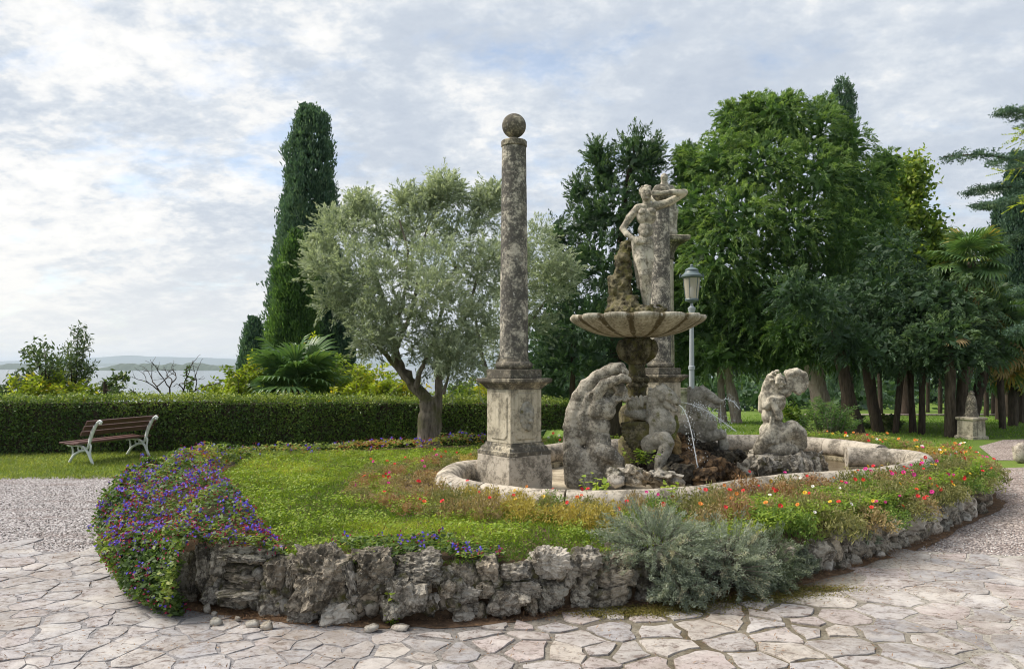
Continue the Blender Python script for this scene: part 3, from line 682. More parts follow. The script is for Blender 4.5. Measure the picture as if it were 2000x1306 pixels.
def rock(px, py, w, h, dep=.0, mat='rock', thick=None, amp=.28, box=.6, rot=None, sub=3, ridge_=.14):
    global rk; rk += 1
    D = wall_D(px) - .02 + dep + .035 * RNG.normal(); c = W(px, py, D); s = D / F
    t = thick or max(.16, min(w, h) * s * 1.1)
    me = rock_mesh('rock', (w * s * 1.09, t, h * s * 1.09), 5 if max(w, h) > 76 and px < 1330 else 4, rk * 3.7, amp, box, ridge_)
    o = link('rock', me, M[mat], wall); o.location = Vector(c) - Vector((0, 5.3, 0)) + Vector((0, t * .22, 0))
    o.rotation_euler = (RNG.normal() * .08, rot if rot is not None else RNG.normal() * .1, RNG.normal() * .15 - math.atan((px - CX) / F) * .3); return o
for a in [(432, 1078, 40, 26), (470, 1078, 66, 22), (522, 1080, 56, 26), (490, 1092, 40, 20), (752, 1135, 44, 40), (748, 1165, 40, 40), (775, 1165, 34, 40), (690, 1165, 30, 30), (345, 1120, 50, 70), (378, 1125, 34, 80), (360, 1165, 50, 40), (398, 1110, 30, 92), (428, 1096, 34, 62), (473, 1092, 78, 17), (474, 1109, 76, 13), (475, 1127, 72, 19), (473, 1145, 72, 15), (470, 1163, 74, 18), (464, 1181, 50, 20), (410, 1162, 36, 40),
          (537, 1120, 58, 68), (569, 1122, 20, 58), (537, 1178, 66, 52), (590, 1198, 68, 44), (685, 1130, 22, 66), (726, 1122, 86, 82), (721, 1188, 62, 56), (816, 1110, 108, 60), (765, 1190, 40, 50), (800, 1170, 66, 72),
          (850, 1180, 42, 42), (780, 1142, 46, 36), (902, 1120, 54, 52), (905, 1160, 60, 40), (870, 1150, 34, 36), (950, 1114, 50, 52), (1006, 1118, 66, 36), (1017, 1147, 78, 36), (984, 1177, 68, 58), (1016, 1170, 40, 30), (948, 1152, 40, 36),
          (1040, 1182, 30, 34), (1075, 1162, 60, 66), (1132, 1157, 58, 54), (1110, 1120, 30, 40), (1142, 1100, 68, 54), (1210, 1095, 64, 48), (1196, 1130, 84, 42), (1194, 1165, 76, 42), (1266, 1157, 62, 54), (1280, 1100, 70, 60), (931, 1185, 46, 32), (1237, 1128, 30, 40),
          (1345, 1110, 66, 70), (1400, 1100, 60, 80), (1460, 1095, 62, 76), (1520, 1095, 60, 66), (1575, 1095, 50, 62), (1616, 1090, 42, 58), (1654, 1075, 48, 62), (1635, 1062, 40, 34), (1680, 1070, 30, 56), (1708, 1068, 48, 50), (1738, 1066, 36, 30)]:
    rock(*a)
big = rock(626, 1124, 106, 108, -.03, 'rock', .3, .3, .62, 0., 4, .17); big['label'] = 'largest pitted grey boulder of the wall'
for a in [(657, 1198, 68, 48), (1074, 1103, 78, 60), (905, 1207, 48, 28), (1715, 1051, 30, 26), (1701, 1100, 34, 18), (852, 1168, 26, 24), (1060, 1205, 24, 14)]: rock(*a, -.03, 'rockpale')
for a in [(x_, y_ + 5, w_ * .85, h_ * .8) for x_, y_, w_, h_ in [(1750, 1042, 48, 46), (1757, 1012, 36, 34), (1786, 1014, 36, 42), (1836, 1010, 76, 40), (1797, 1044, 48, 36), (1775, 1030, 36, 30), (1728, 1020, 30, 26), (1815, 1028, 44, 30), (1850, 1030, 40, 30), (1880, 1012, 36, 40), (1868, 985, 34, 30), (1905, 985, 30, 40), (1915, 962, 26, 34), (1922, 940, 22, 26), (1890, 1035 - 20, 30, 20)]]:
    rock(*a, 0., 'rockpale' if RNG.random() < .35 else 'rock', rot=RNG.normal() * .4)
for k in range(0, nO, 4):                                           # the far and left side of the ring, mostly under flowers
    p = OUT[k]
    if p[1] < 7.2 and p[0] > -2.4 or (p[0] > 1.5 and p[1] < 11.3): continue
    rk += 1; o = link('rock', rock_mesh('rock', (.36, .26, .38), 2, rk * 2.9, .25), M['rock'], wall)
    o.location = (p[0], p[1] - 5.3, .17); o.rotation_euler = (0, RNG.normal() * .2, RNG.random() * 6)
for px in range(1590, 1935, 15):                                   # upper and lower course where the wall runs back to the gravel
    D = wall_D(px)
    for zz in (.06, .19):
        rk += 1; q = .15 + .08 * RNG.random(); o = link('rock', rock_mesh('rock', (q * 1.25, q, q * 1.05), 3, rk * 2.3, .3), M['rockpale' if RNG.random() < .3 else 'rock'], wall)
        Dd = D + .02 + .03 * RNG.normal(); o.location = ((px - CX) / F * Dd, Dd - 5.3, zz + .03 * RNG.normal()); o.rotation_euler = tuple(RNG.normal(size=3) * .5)
# gap-filling small stones set back among the big ones
for px in list(range(395, 1600, 14)) + list(range(402, 900, 14)):
    D = wall_D(px); rk += 1
    o = link('rock', rock_mesh('rock', (.15, .13, .12), 2, rk * 1.9, .3), M['rock'], wall)
    o.location = ((px - CX) / F * D, D - 5.3 + .03, .05 + .26 * RNG.random()); o.rotation_euler = tuple(RNG.random(3) * 3)

# ------------------------------------------------------------------ the fountain basin
basin = thing('fountain_basin', 'low stone basin with rounded coping rim around the statue fountain', 'fountain basin', (2.3, 10.4, 0))
def dense(P, n=120):
    P = np.array(P); d = np.r_[0, np.cumsum(np.linalg.norm(np.diff(P, axis=0), axis=1))]
    # Chaikin for roundness
    for _ in range(2):
        Q = [P[0]]
        for a, b in zip(P[:-1], P[1:]): Q += [a * .75 + b * .25, a * .25 + b * .75]
        P = np.array(Q + [P[-1]])
    d = np.r_[0, np.cumsum(np.linalg.norm(np.diff(P, axis=0), axis=1))]; t = np.linspace(0, d[-1], n)
    return np.stack([np.interp(t, d, P[:, 0]), np.interp(t, d, P[:, 1])], -1), d[-1]
def rim_course(P, name, seglen, prof, mat, inner=None):
    P, L = dense(P, 160); ns = max(2, round(L / seglen))
    T = np.gradient(P, axis=0); T = T / np.linalg.norm(T, axis=1, keepdims=True); Nn = np.stack([T[:, 1], -T[:, 0]], -1)
    for s in range(ns):
        i0, i1 = round(s * 159 / ns), round((s + 1) * 159 / ns); idx = np.linspace(i0, i1, 9); mb = MB(); V = []
        for q_i, q in enumerate(idx):
            q = min(159, max(0, q + (.12 if q_i == 0 else -.12 if q_i == 8 else 0))); i = int(min(158, q)); u = q - i
            p = P[i] * (1 - u) + P[i + 1] * u; nn = Nn[i] * (1 - u) + Nn[i + 1] * u
            for (o, z) in prof: V.append((p[0] + nn[0] * o - 2.3, p[1] + nn[1] * o - 10.4, z))
        m = len(prof)
        V = np.array(V); V += .006 * np.stack([vnoise(V * 6 + s), vnoise(V * 6 + 7), vnoise(V * 6 + 3)], -1)
        Fs = [(k * m + j, k * m + (j + 1) % m, (k + 1) * m + (j + 1) % m, (k + 1) * m + j) for k in range(8) for j in range(m)]
        Fs += [tuple(range(m - 1, -1, -1)), tuple(8 * m + j for j in range(m))]
        mb.add(V, Fs); mb.build(name, mat, basin, angle=50)
roll = [(.15 * math.cos(a) * (1.0), .40 + .15 * math.sin(a)) for a in np.linspace(-.9, math.pi + .9, 13)]
step = [(-.12, .16), (.12, .16), (.12, .285), (-.12, .285)]
rim_course(RA, 'rim_stone', .95, roll, M['rim']); rim_course(RB, 'rim_stone', 1.15, roll, M['rim'])
rim_course(RA, 'plinth_stone', 1.3, step, M['rimdark']); rim_course(RB, 'plinth_stone', 1.3, step, M['rimdark'])
fl = [(x - 2.3, y - 10.4) for x, y in C0 + (BAS - C0) * .99]
mb = MB(); mb.add([(x, y, .20) for x, y in fl], [tuple(range(len(fl)))]); mb.build('basin_floor', M['pool'], basin, False)
wp = C0 + (np.array([Gd(px, py, .24)[:2] for px, py in [(1300, 975), (1440, 968), (1640, 940), (1700, 925), (1640, 890), (1500, 876), (1330, 880), (1240, 915)]]) - C0)
props(poly_sheet('pool_water', wp, .225, M['pwater']), kind='structure')

# ================================================================== MONUMENTS
def ball_column(loc, rz, label):
    t = thing('ball_column', label, 'stone column', loc, rz, 'round stone columns topped with a ball')
    b = MB(); b.sqlathe([(.33, .10), (.34, .40), (.325, .62), (.325, .655)]); bevel(b.build('base_block', M['rim'], t, False), .012)
    b = MB(); b.sqlathe([(.325, .657), (.325, .70), (.30, .715), (.29, .745), (.262, .77), (.255, .80)]); b.build('base_moulding', M['cold'], t, False)
    die = MB(); die.sqlathe([(.240, .802), (.240, 1.452)]); d = bevel(die.build('pedestal_die', M['colw'], t, False), .006)
    for k in range(4):                                              # chamfer-cornered raised panel on each face
        a = k * math.pi / 2; pn = MB(); w, h, c, dp = .185, .285, .05, .012; V = []
        for y, q in ((-.2405, 0), (-.2405 - dp, .012)):
            V += [(x, y, z + 1.127) for x, z in ((-w + c + q, -h + q), (w - c - q, -h + q), (w - q, -h + c + q), (w - q, h - c - q), (w - c - q, h - q), (-w + c + q, h - q), (-w + q, h - c - q), (-w + q, -h + c + q))]
        V = [Matrix.Rotation(a, 3, 'Z') @ Vector(v) for v in V]
        pn.add(V, [(i, (i + 1) % 8, 8 + (i + 1) % 8, 8 + i) for i in range(8)] + [tuple(range(8, 16))]); pn.build('face_panel', M['colw'], t, False)
    b = MB(); b.sqlathe([(.245, 1.454), (.255, 1.47), (.30, 1.52), (.325, 1.53), (.335, 1.55), (.335, 1.58), (.32, 1.585)]); b.build('cornice', M['cold'], t, False)
    b = MB(); b.sqlathe([(.245, 1.586), (.245, 1.695)]); bevel(b.build('shaft_plinth', M['cold'], t, False), .01)
    b = MB(); tor = [(.19 + .042 * math.cos(q), 1.742 + .045 * math.sin(q)) for q in np.linspace(-1.5, 1.5, 9)]
    b.lathe([(.15, 1.697)] + tor + [(.185, 1.80), (.178, 1.825)], 32); b.build('shaft_base', M['cold'], t)
    b = MB(); zs = np.linspace(1.826, 4.43, 40); prof = []
    for z in zs:
        r = .177 - .027 * ((z - 1.826) / 2.6) ** 1.3; prof.append((r, z))
        for zj in (2.48, 2.93, 3.55, 4.06):
            if abs(z - zj) < .034: prof[-1] = (r - .003, z)
    b.lathe(prof, 32); b.build('shaft', M['col'], t)
    b = MB(); b.lathe([(.13, 4.432), (.152, 4.435), (.160, 4.445), (.160, 4.50), (.150, 4.512), (.06, 4.52), (.052, 4.545), (.05, 4.575)], 32); b.build('shaft_cap', M['cold'], t)
    b = MB(); b.lathe([(.149 * math.cos(a) + 1e-4, 4.70 + .149 * math.sin(a)) for a in np.linspace(-math.pi / 2, math.pi / 2, 19)], 32); b.build('ball_finial', M['cold'], t)
    return t
c1 = ball_column(tuple(W(1004, 712, 9.5) * (1, 1, 0)), rad(38), 'ball topped stone column on square pedestal at the basin\'s near side, before the olive')
# the lion mask on the near column's right-hand face
mk = []
mk += [ell((0, 0, 0), (.062, .05, .085)), ell((0, -.045, .01), (.035, .03, .045)), ell((0, -.06, -.045), (.03, .022, .02)), ell((-.028, -.04, .03), .015), ell((.028, -.04, .03), .015), ell((0, -.035, -.10), (.028, .025, .04))]
for a in np.linspace(0, 2 * math.pi, 15)[:-1]: mk.append(ell((.075 * math.cos(a), .005, .105 * math.sin(a) + .0), (.026, .022, .03)))
me = carve('lion_mask', mk, .008, .012, [ell((0, -.085, -.068), (.018, .02, .012)), ell((-.022, -.07, .022), .009), ell((.022, -.07, .022), .009)])
o = link('lion_mask', me, M['horse'], c1); o.location = (.255, 0, 1.14); o.rotation_euler = (0, 0, rad(90)); o.scale = (1.2, 1.2, 1.35)
o.location = (0, 0, 0); o.matrix_local = Matrix.Rotation(rad(0), 4, 'Z') @ Matrix.Translation((0, -.255, 1.13)) @ Matrix.Diagonal((1.2, 1.1, 1.35, 1))
c2 = ball_column(tuple(W(1290, 712, 13.2) * (1, 1, 0)), rad(30), 'second ball topped stone column standing directly behind the standing male statue')

# far pillar carrying a draped figure, half hidden by the second ball column
pil = thing('statue_pillar', 'tall pale pillar with a capital, almost wholly hidden behind the second ball column', 'pillar', tuple(W(1297, 712, 21) * (1, 1, 0)))
b = MB(); b.sqlathe([(.5, 0), (.5, 1.0), (.55, 1.02), (.55, 1.12)], rad(10)); b.build('pedestal', M['colw'], pil, False)
b = MB(); b.lathe([(.36, 1.12), (.36, 1.25), (.29, 1.32), (.285, 1.4), (.25, 4.6)], 28); b.build('shaft', M['colw'], pil)
b = MB(); b.lathe([(.27, 4.6), (.29, 4.64), (.27, 4.68), (.28, 4.78), (.36, 4.95), (.42, 5.04)], 28); b.sqlathe([(.5, 5.05), (.56, 5.10), (.57, 5.2), (.52, 5.22)], rad(4)); b.build('capital', M['cold'], pil)
q = [ell((0, 0, .12), (.36, .3, .16))] + chain([(0, 0, .1), (.04, 0, .5), (.02, 0, .85), (0, 0, 1.2), (0, 0, 1.42)], [.3, .25, .2, .22, .12]) + chain([(0, 0, 1.4), (0, -.02, 1.5)], [.07, .07]) + [ell((0, -.02, 1.62), (.1, .11, .13))] + chain([(-.2, 0, 1.36), (-.3, -.03, 1.05), (-.2, -.15, .85)], [.08, .07, .05]) + chain([(.2, 0, 1.36), (.32, -.03, 1.1), (.22, -.16, .95)], [.08, .07, .05]) + chain([(.2, 0, 1.3), (.27, 0, .7), (.25, 0, .2)], [.08, .1, .1])
st = props(link('draped_statue', carve('draped_statue', q, .025, .05, rough=.012, rs=7), M['statue']), 'small headed stone figure on the pillar, its head just above the ball finial', 'statue'); st.location = tuple(W(1297, 712, 21) * (1, 1, 0) + np.array((0, 0, 5.22)))

# ---- scalloped bowl on its baluster
FC = W(1244, 712, 10.2) * (1, 1, 0); s_ = 10.2 / F
def Z(py): return CAM_H + (HY - py) * s_
ftn = thing('fountain_bowl', 'wide scalloped stone bowl on a carved mossy baluster stem', 'fountain', tuple(FC))
def bowl_mesh():
    nth, NL = 210, 14; prof = []
    for t in np.linspace(0, 1, 15): prof.append((.16 + .71 * t ** .85, Z(659) + (Z(628) - Z(659)) * t ** 1.9, t))
    prof += [(.895, Z(624), 1.), (.90, Z(620), 1.), (.885, Z(616.5), 1.), (.85, Z(616), 1.), (.80, Z(622), .9), (.6, Z(636), .6), (.3, Z(644), .2), (.02, Z(646), 0.)]
    V = []; gr = []
    for (r, z, t) in prof:
        for k in range(nth):
            a = 2 * math.pi * k / nth; c = abs(math.sin(NL * a / 2 + .2)); bl = c ** .7
            rr = r * (1 - .085 * (1 - bl) * t); zz = z - .016 * (1 - bl) * t * (1 if z > Z(630) else .2) + .014 * math.sin(a * 3 + 1) * 0
            V.append((rr * math.cos(a), rr * math.sin(a), zz)); gr.append(1 - bl)
    m = len(prof); I = np.arange(m * nth).reshape(m, nth); J = np.roll(I, -1, 1)
    return mesh_np('bowl', V, np.stack([I[:-1], J[:-1], J[1:], I[1:]], -1).reshape(-1, 4), True, {'groove': ('POINT', gr)})
def mat_bowl():
    m, g = new_mat('bowl_stone'); tc = g.n('ShaderNodeTexCoord'); v = tc.outputs['Object']
    a = g.n('ShaderNodeAttribute'); a.attribute_name = 'groove'
    n1 = g.noise(v, 5, 8, .65); n2 = g.noise(g.mapping(v, (24, 24, 3)), 1., 6, .65)
    c = g.ramp(n1, [(.34, (.27, .24, .175)), (.6, (.50, .46, .37))])
    c = g.mix(g.ramp(n2, [(.40, .6), (.55, 0.)]), c, (.12, .095, .055))
    gg = g.math('ADD', a.outputs['Fac'], g.math('MULTIPLY', g.math('SUBTRACT', n1, .5), .9))
    c = g.mix(g.ramp(gg, [(.42, 0.), (.58, .9)]), c, (.075, .055, .022))
    c = g.mix(g.ramp(g.noise(v, 26, 5), [(.60, 0.), (.68, .5)]), c, (.6, .57, .5))
    finish(g, c, .75, n1, .4, .02, .3); return m
M['bowl'] = mat_bowl()
link('bowl', bowl_mesh(), M['bowl'], ftn)
b = MB(); nl = lambda q, z: 1 + .10 * abs(math.sin(4 * q)) ** .8 - .05
b.lathe([(.10, Z(712)), (.13, Z(706)), (.17, Z(698)), (.21, Z(688)), (.218, Z(676)), (.20, Z(666)), (.17, Z(660)), (.12, Z(657))], 64, lob=nl)
for k in range(8):
    a = k * math.pi / 4 + .39; P = [(r * math.cos(a), r * math.sin(a), Z(y)) for r, y in ((.12, 706), (.20, 694), (.225, 680), (.215, 668), (.235, 664))]
    b.tube(P, [.03, .055, .065, .05, .02], 8)
b.build('leaf_knop', M['mossy'], ftn, angle=60)
b = MB(); b.lathe([(.15, Z(802)), (.14, Z(798)), (.135, Z(780)), (.125, Z(765)), (.13, Z(757)), (.15, Z(753)), (.12, Z(748)), (.12, Z(738)), (.11, Z(722)), (.11, Z(712)), (.13, Z(710)), (.138, Z(706)), (.12, Z(703))], 32)
b.build('stem', M['mossy'], ftn)
q = []
for k in range(22): a = RNG.random() * 6.28; q.append(ell((.125 * math.cos(a), .125 * math.sin(a), Z(757) + .03 + .1 * RNG.random()), .03 + .015 * RNG.random()))
link('stem_garland', carve('stem_garland', q, .012, .01), M['mossy'], ftn)
b = MB(); b.lathe([(.24, .2), (.24, Z(860)), (.19, Z(850)), (.16, Z(846)), (.2, Z(838)), (.23, Z(822)), (.235, Z(806)), (.2, Z(794)), (.15, Z(789)), (.12, Z(786))], 40, lob=lambda q, z: 1 + .03 * math.sin(9 * q)); b.build('baluster_base', M['mossy'], ftn)

def PXL(cx, cy, sc): return lambda px, py, dy=0.: np.array(((px - cx) * sc, dy, (cy - py) * sc))
# ---- the standing youth on the bowl
p = PXL(1244, 648, s_); q = []
q += chain([p(1264, 480, .01), p(1264, 510, -.04), p(1263, 536, -.05), p(1263, 562, .01), p(1263, 600, .0)], [.095, .08, .058, .058, .036])
q += [seg(p(1262, 604, .02), p(1258, 609, -.14), .04, .03)]
q += chain([p(1249, 480, .0), p(1250, 510, -.08), p(1254, 538, -.11), p(1257, 565, -.05), p(1262, 600, .02)], [.095, .08, .058, .055, .036])
q += [seg(p(1266, 603, .03), p(1271, 609, -.11), .036, .028)]
q += [ell(p(1257, 472), (.135, .10, .09)), ell(p(1261, 450, -.005), (.105, .085, .11)), ell(p(1262, 424), (.13, .105, .115)), ell(p(1254, 416, -.07), (.06, .045, .048)), ell(p(1271, 415, -.07), (.06, .045, .048)), seg(p(1246, 407), p(1277, 403), .056, .056), ell(p(1258, 458, -.06), (.06, .045, .055))]
q += chain([p(1264, 402, .01), p(1262, 388, -.02)], [.056, .05])
q += [ell(p(1261, 379, -.035), (.073, .09, .10)), ell(p(1262, 383, -.12), (.013, .02, .02)), ell(p(1262, 390, -.095), (.03, .026, .022)), ell(p(1262, 376, -.105), (.045, .018, .01))]
for k in range(60):
    d = rnd(1)[0]
    if d[2] < -.15 or (d[1] < -.45 and d[2] < .5): continue
    q.append(ell(p(1261, 376, -.025) + d * np.array((.076, .088, .086)), .022))
q += chain([p(1245, 408, .01), p(1230, 425, .03), p(1217, 446, .03)], [.056, .05, .042]) + chain([p(1217, 446, .03), p(1224, 458, -.03), p(1234, 467, -.09)], [.042, .038, .028]) + [ell(p(1239, 469, -.10), (.04, .03, .036))]
for k in range(4): q.append(seg(p(1239 + k * 2., 470, -.125), p(1241 + k * 2.4, 478, -.13), .011, .009))
q += chain([p(1278, 404, 0), p(1306, 396, -.03), p(1333, 381, -.06)], [.06, .05, .043]) + chain([p(1335, 378, -.07), p(1312, 380, -.13), p(1288, 382, -.15)], [.043, .04, .028]) + [ell(p(1281, 382, -.15), (.045, .026, .032))]
for k in range(4): q.append(seg(p(1278, 378.5 + k * 2.2, -.16), p(1269, 379 + k * 2., -.155), .011, .009))
q += chain([p(1232, 468, -.06), p(1243, 474, -.12), p(1253, 476, -.12)], [.03, .034, .026]) + chain([p(1238, 474, -.07), p(1239, 492, -.05), p(1243, 520, .0), p(1249, 560, .03)], [.045, .04, .035, .03])
cut = [ell(p(1257, 377, -.125), (.013, .02, .009)), ell(p(1267, 377, -.125), (.013, .02, .009)), ell(p(1262, 387, -.125), (.02, .012, .005)), seg(p(1262, 428, -.115), p(1260, 455, -.10), .011, .008), seg(p(1248, 424, -.11), p(1274, 423, -.11), .007, .007), seg(p(1259, 492, -.12), p(1260, 580, -.10), .014, .012), seg(p(1246, 470, -.11), p(1257, 484, -.11), .009, .009), seg(p(1274, 468, -.09), p(1262, 484, -.11), .009, .009)]
youth = props(link('standing_statue', carve('standing_statue', q, .0092, .014, cut, rough=.002, rs=18), M['statue']), 'lichened stone youth standing on the bowl, one arm raised across his face', 'statue', None)
youth.location = FC + (0, 0, Z(648))
q = [ell(p(1236, 611, .02), (.36, .3, .07)), ell(p(1215, 606, .0), (.2, .2, .1))] + chain([p(1213, 600, .04), p(1212, 570, .05), p(1208, 552, .04), p(1219, 538, .04)], [.16, .14, .13, .10]) + chain([p(1219, 538, .05), p(1217, 505, .05), p(1223, 478, .06)], [.10, .095, .085]) + [ell(p(1204, 560, 0), .09), ell(p(1228, 590, -.06), .1), ell(p(1262, 610, -.03), (.22, .22, .05))]
props(link('mossy_stump', carve('mossy_stump', q, .0125, .03, rough=.042, rs=11, fine=.018, fs=34), M['mossy']), 'rugged moss covered rock stump beside the standing youth\'s leg', 'rock support').location = FC + (0, 0, Z(648))

# ---- the bent merman on the left
D3 = 9.75; s3 = D3 / F; TC = W(1160, 712, D3) * (1, 1, 0); p = PXL(1160, 712, s3)
q = chain([p(1124, 905, .06), p(1119, 868, .05), p(1119, 835, .06), p(1124, 805, .07), p(1132, 780, .08), p(1147, 755, .08), p(1166, 738, .06), p(1190, 724, .02), p(1210, 718, -.03), p(1220, 727, -.08)], [.15, .125, .12, .115, .108, .098, .085, .075, .068, .05])
q += chain([p(1174, 729, .08), p(1196, 716, .06), p(1214, 715, .0)], [.05, .05, .05]) + [ell(p(1168, 726, .02), (.03, .03, .03))]
q += [ell(p(1164, 895, 0), (.2, .2, .2)), ell(p(1168, 860, -.02), (.165, .15, .17)), ell(p(1168, 832, -.03), (.15, .125, .15)), ell(p(1170, 800, -.03), (.165, .135, .18)), ell(p(1183, 800, -.08), (.115, .085, .12)), ell(p(1188, 788, -.12), (.06, .05, .05))]
q += chain([p(1140, 850, .03), p(1142, 810, .03), p(1152, 775, .04)], [.13, .12, .10])                      # keeps tail and back one block
q += chain([p(1163, 772, -.06), p(1178, 750, -.12), p(1197, 742, -.15)], [.085, .068, .06]) + chain([p(1197, 742, -.15), p(1212, 737, -.15), p(1224, 741, -.12)], [.06, .052, .04])
q += chain([p(1188, 775, .06), p(1204, 752, .06), p(1222, 738, .0)], [.07, .055, .045])
for k in range(4): q.append(seg(p(1219, 735 + 2.6 * k, -.15), p(1228, 739 + 2.6 * k, -.12), .013, .010))
q += chain([p(1196, 784, -.04), p(1206, 773, -.05)], [.06, .055]) + [ell(p(1212, 763, -.05), (.07, .08, .088)), ell(p(1219, 776, -.08), (.042, .045, .055)), ell(p(1222, 763, -.085), (.014, .018, .02)), ell(p(1208, 755, -.03), (.078, .088, .06))]
for k in range(12): q.append(ell(p(1214 + 5 * RNG.normal(), 778 + 5 * RNG.random(), -.09 + .03 * RNG.normal()), .017))
q += chain([p(1168, 878, -.1), p(1186, 884, -.16), p(1203, 898, -.15), p(1210, 928, -.10)], [.13, .105, .085, .07]) + [seg(p(1125, 895, -.02), p(1126, 935, -.02), .17, .16), seg(p(1190, 915, -.02), p(1195, 935, 0), .16, .2), seg(p(1155, 910, 0), p(1155, 935, 0), .2, .22)]
cut = [ell(p(1203, 775, -.15), (.03, .06, .022)), seg(p(1141, 866, -.15), p(1139, 812, -.12), .04, .045), seg(p(1139, 812, -.12), p(1153, 772, -.10), .045, .035), ell(p(1203, 772, -.12), (.04, .07, .03)), ell(p(1219, 765, -.13), (.011, .02, .007)), seg(p(1147, 935, -.22), p(1149, 890, -.2), .014, .01), seg(p(1180, 728, -.05), p(1210, 724, -.11), .010, .008), seg(p(1192, 800, -.165), p(1189, 850, -.14), .012, .01), seg(p(1178, 815, -.16), p(1196, 812, -.15), .008, .008)]
props(link('merman_statue', carve('merman_statue', q, .0116, .016, cut, rough=.007, rs=14, fine=.004, fs=40, floor=-1.56), M['triton']), 'bent merman statue with a fish tail arching over his bowed head', 'statue').location = TC + (0, 0, CAM_H)

# ---- the upright merman on the right, on his heap of rocks
D4 = 10.9; s4 = D4 / F; RC = W(1525, 712, D4) * (1, 1, 0); p = PXL(1525, 712, s4)
q = [ell(p(1510, 842, 0), (.19, .18, .16)), ell(p(1508, 812, 0), (.148, .125, .16)), ell(p(1511, 786, -.01), (.165, .125, .14)), seg(p(1498, 770), p(1533, 766), .072, .072), ell(p(1504, 779, -.09), (.058, .042, .045)), ell(p(1522, 777, -.09), (.058, .042, .045)), ell(p(1511, 804, -.08), (.07, .05, .06))]
q += chain([p(1516, 768, -.02), p(1517, 755, -.05)], [.056, .052]) + [ell(p(1518, 743, -.07), (.072, .088, .104)), ell(p(1519, 746, -.16), (.012, .02, .024)), ell(p(1519, 755.5, -.13), (.034, .03, .024)), ell(p(1519, 739, -.145), (.05, .018, .01)), ell(p(1511, 748, -.125), (.02, .02, .018)), ell(p(1527, 748, -.125), (.02, .02, .018))]
for k in range(60):
    d = rnd(1)[0]
    if d[1] < -.45 and d[2] < .55 or d[2] < -.6: continue
    q.append(ell(p(1515, 738, -.045) + d * np.array((.088, .10, .10)), .022))
q += chain([p(1505, 736, .01), p(1501, 752, .02), p(1493, 776, .04), p(1490, 800, .06)], [.055, .072, .066, .05]) + [ell(p(1508, 758, .0), (.07, .07, .08))]                     # long hair down the back
q += chain([p(1494, 773, -.03), p(1493, 792, -.09), p(1500, 782, -.15)], [.068, .058, .05]) + chain([p(1499, 780, -.15), p(1507, 798, -.18), p(1511, 812, -.19)], [.05, .042, .034]) + [ell(p(1512, 815, -.19), (.034, .03, .034))]
q += chain([p(1536, 766, -.01), p(1539, 748, -.01), p(1541, 732, -.02), p(1553, 726, -.04)], [.064, .06, .055, .05])
for k in range(7):                                                                                   # the ribbed shell on his shoulder
    a = -.5 + k * .27; q.append(seg(p(1541, 750, .0), p(1541 + 31 * math.cos(a * 1.1 - .25), 748 + 22 * math.sin(a * 1.15 - .35), -.03), .055, .042))
q += chain([p(1538, 728, .02), p(1554, 725, .0), p(1568, 732, -.03), p(1574, 742, -.03)], [.045, .05, .05, .035])
q += chain([p(1516, 852, -.06), p(1540, 836, -.12), p(1554, 846, -.08), p(1561, 866, 0)], [.13, .12, .12, .11]) + chain([p(1504, 838, -.08), p(1492, 856, -.1), p(1486, 876, 0)], [.11, .11, .11]) + [ell(p(1522, 876, 0), (.26, .24, .13))]
for k in range(9): q.append(seg(p(1500 + 5 * k, 815 + 2 * k, -.13), p(1494 + 8 * k, 862, -.2 + .012 * k), .018, .022))
cut = [ell(p(1514, 742, -.165), (.013, .02, .008)), ell(p(1524, 742, -.165), (.013, .02, .008)), ell(p(1519, 752, -.165), (.02, .01, .005)), seg(p(1512, 786, -.14), p(1510, 810, -.14), .010, .008), seg(p(1500, 788, -.12), p(1524, 787, -.13), .007, .007), ell(p(1510, 818, -.155), .009)]
props(link('merman_statue', carve('merman_statue', q, .010, .013, cut, rough=.004, rs=16, fine=.003, fs=40), M['statue']), 'upright long haired merman lifting a shell on his shoulder, set on rocks', 'statue').location = RC + (0, 0, CAM_H)
heap = thing('rock_heap', 'heap of grey rocks in the pool carrying the upright merman', 'rock heap', tuple(RC))
for k in range(34):
    a = RNG.random() * 6.28; r = .25 + .28 * RNG.random() ** .5; h = .24 + .34 * (1 - (r - .2) / .42) * RNG.random() + .03; sz = .16 + .16 * RNG.random()
    o = link('rock', rock_mesh('rock', (sz * 1.2, sz, sz * .85), 3, k * 5.1 + 3, .32, .45, .2), M['rock'], heap); o.location = (r * math.cos(a) * 1.0, r * math.sin(a) * .9, h); o.rotation_euler = tuple(RNG.random(3) * 6)
link('rubble_core', carve('rubble_core', [ell((0, 0, .26), (.48, .42, .3))], .03, .03, rough=.05, rs=6, floor=.18), M['rock'], heap)

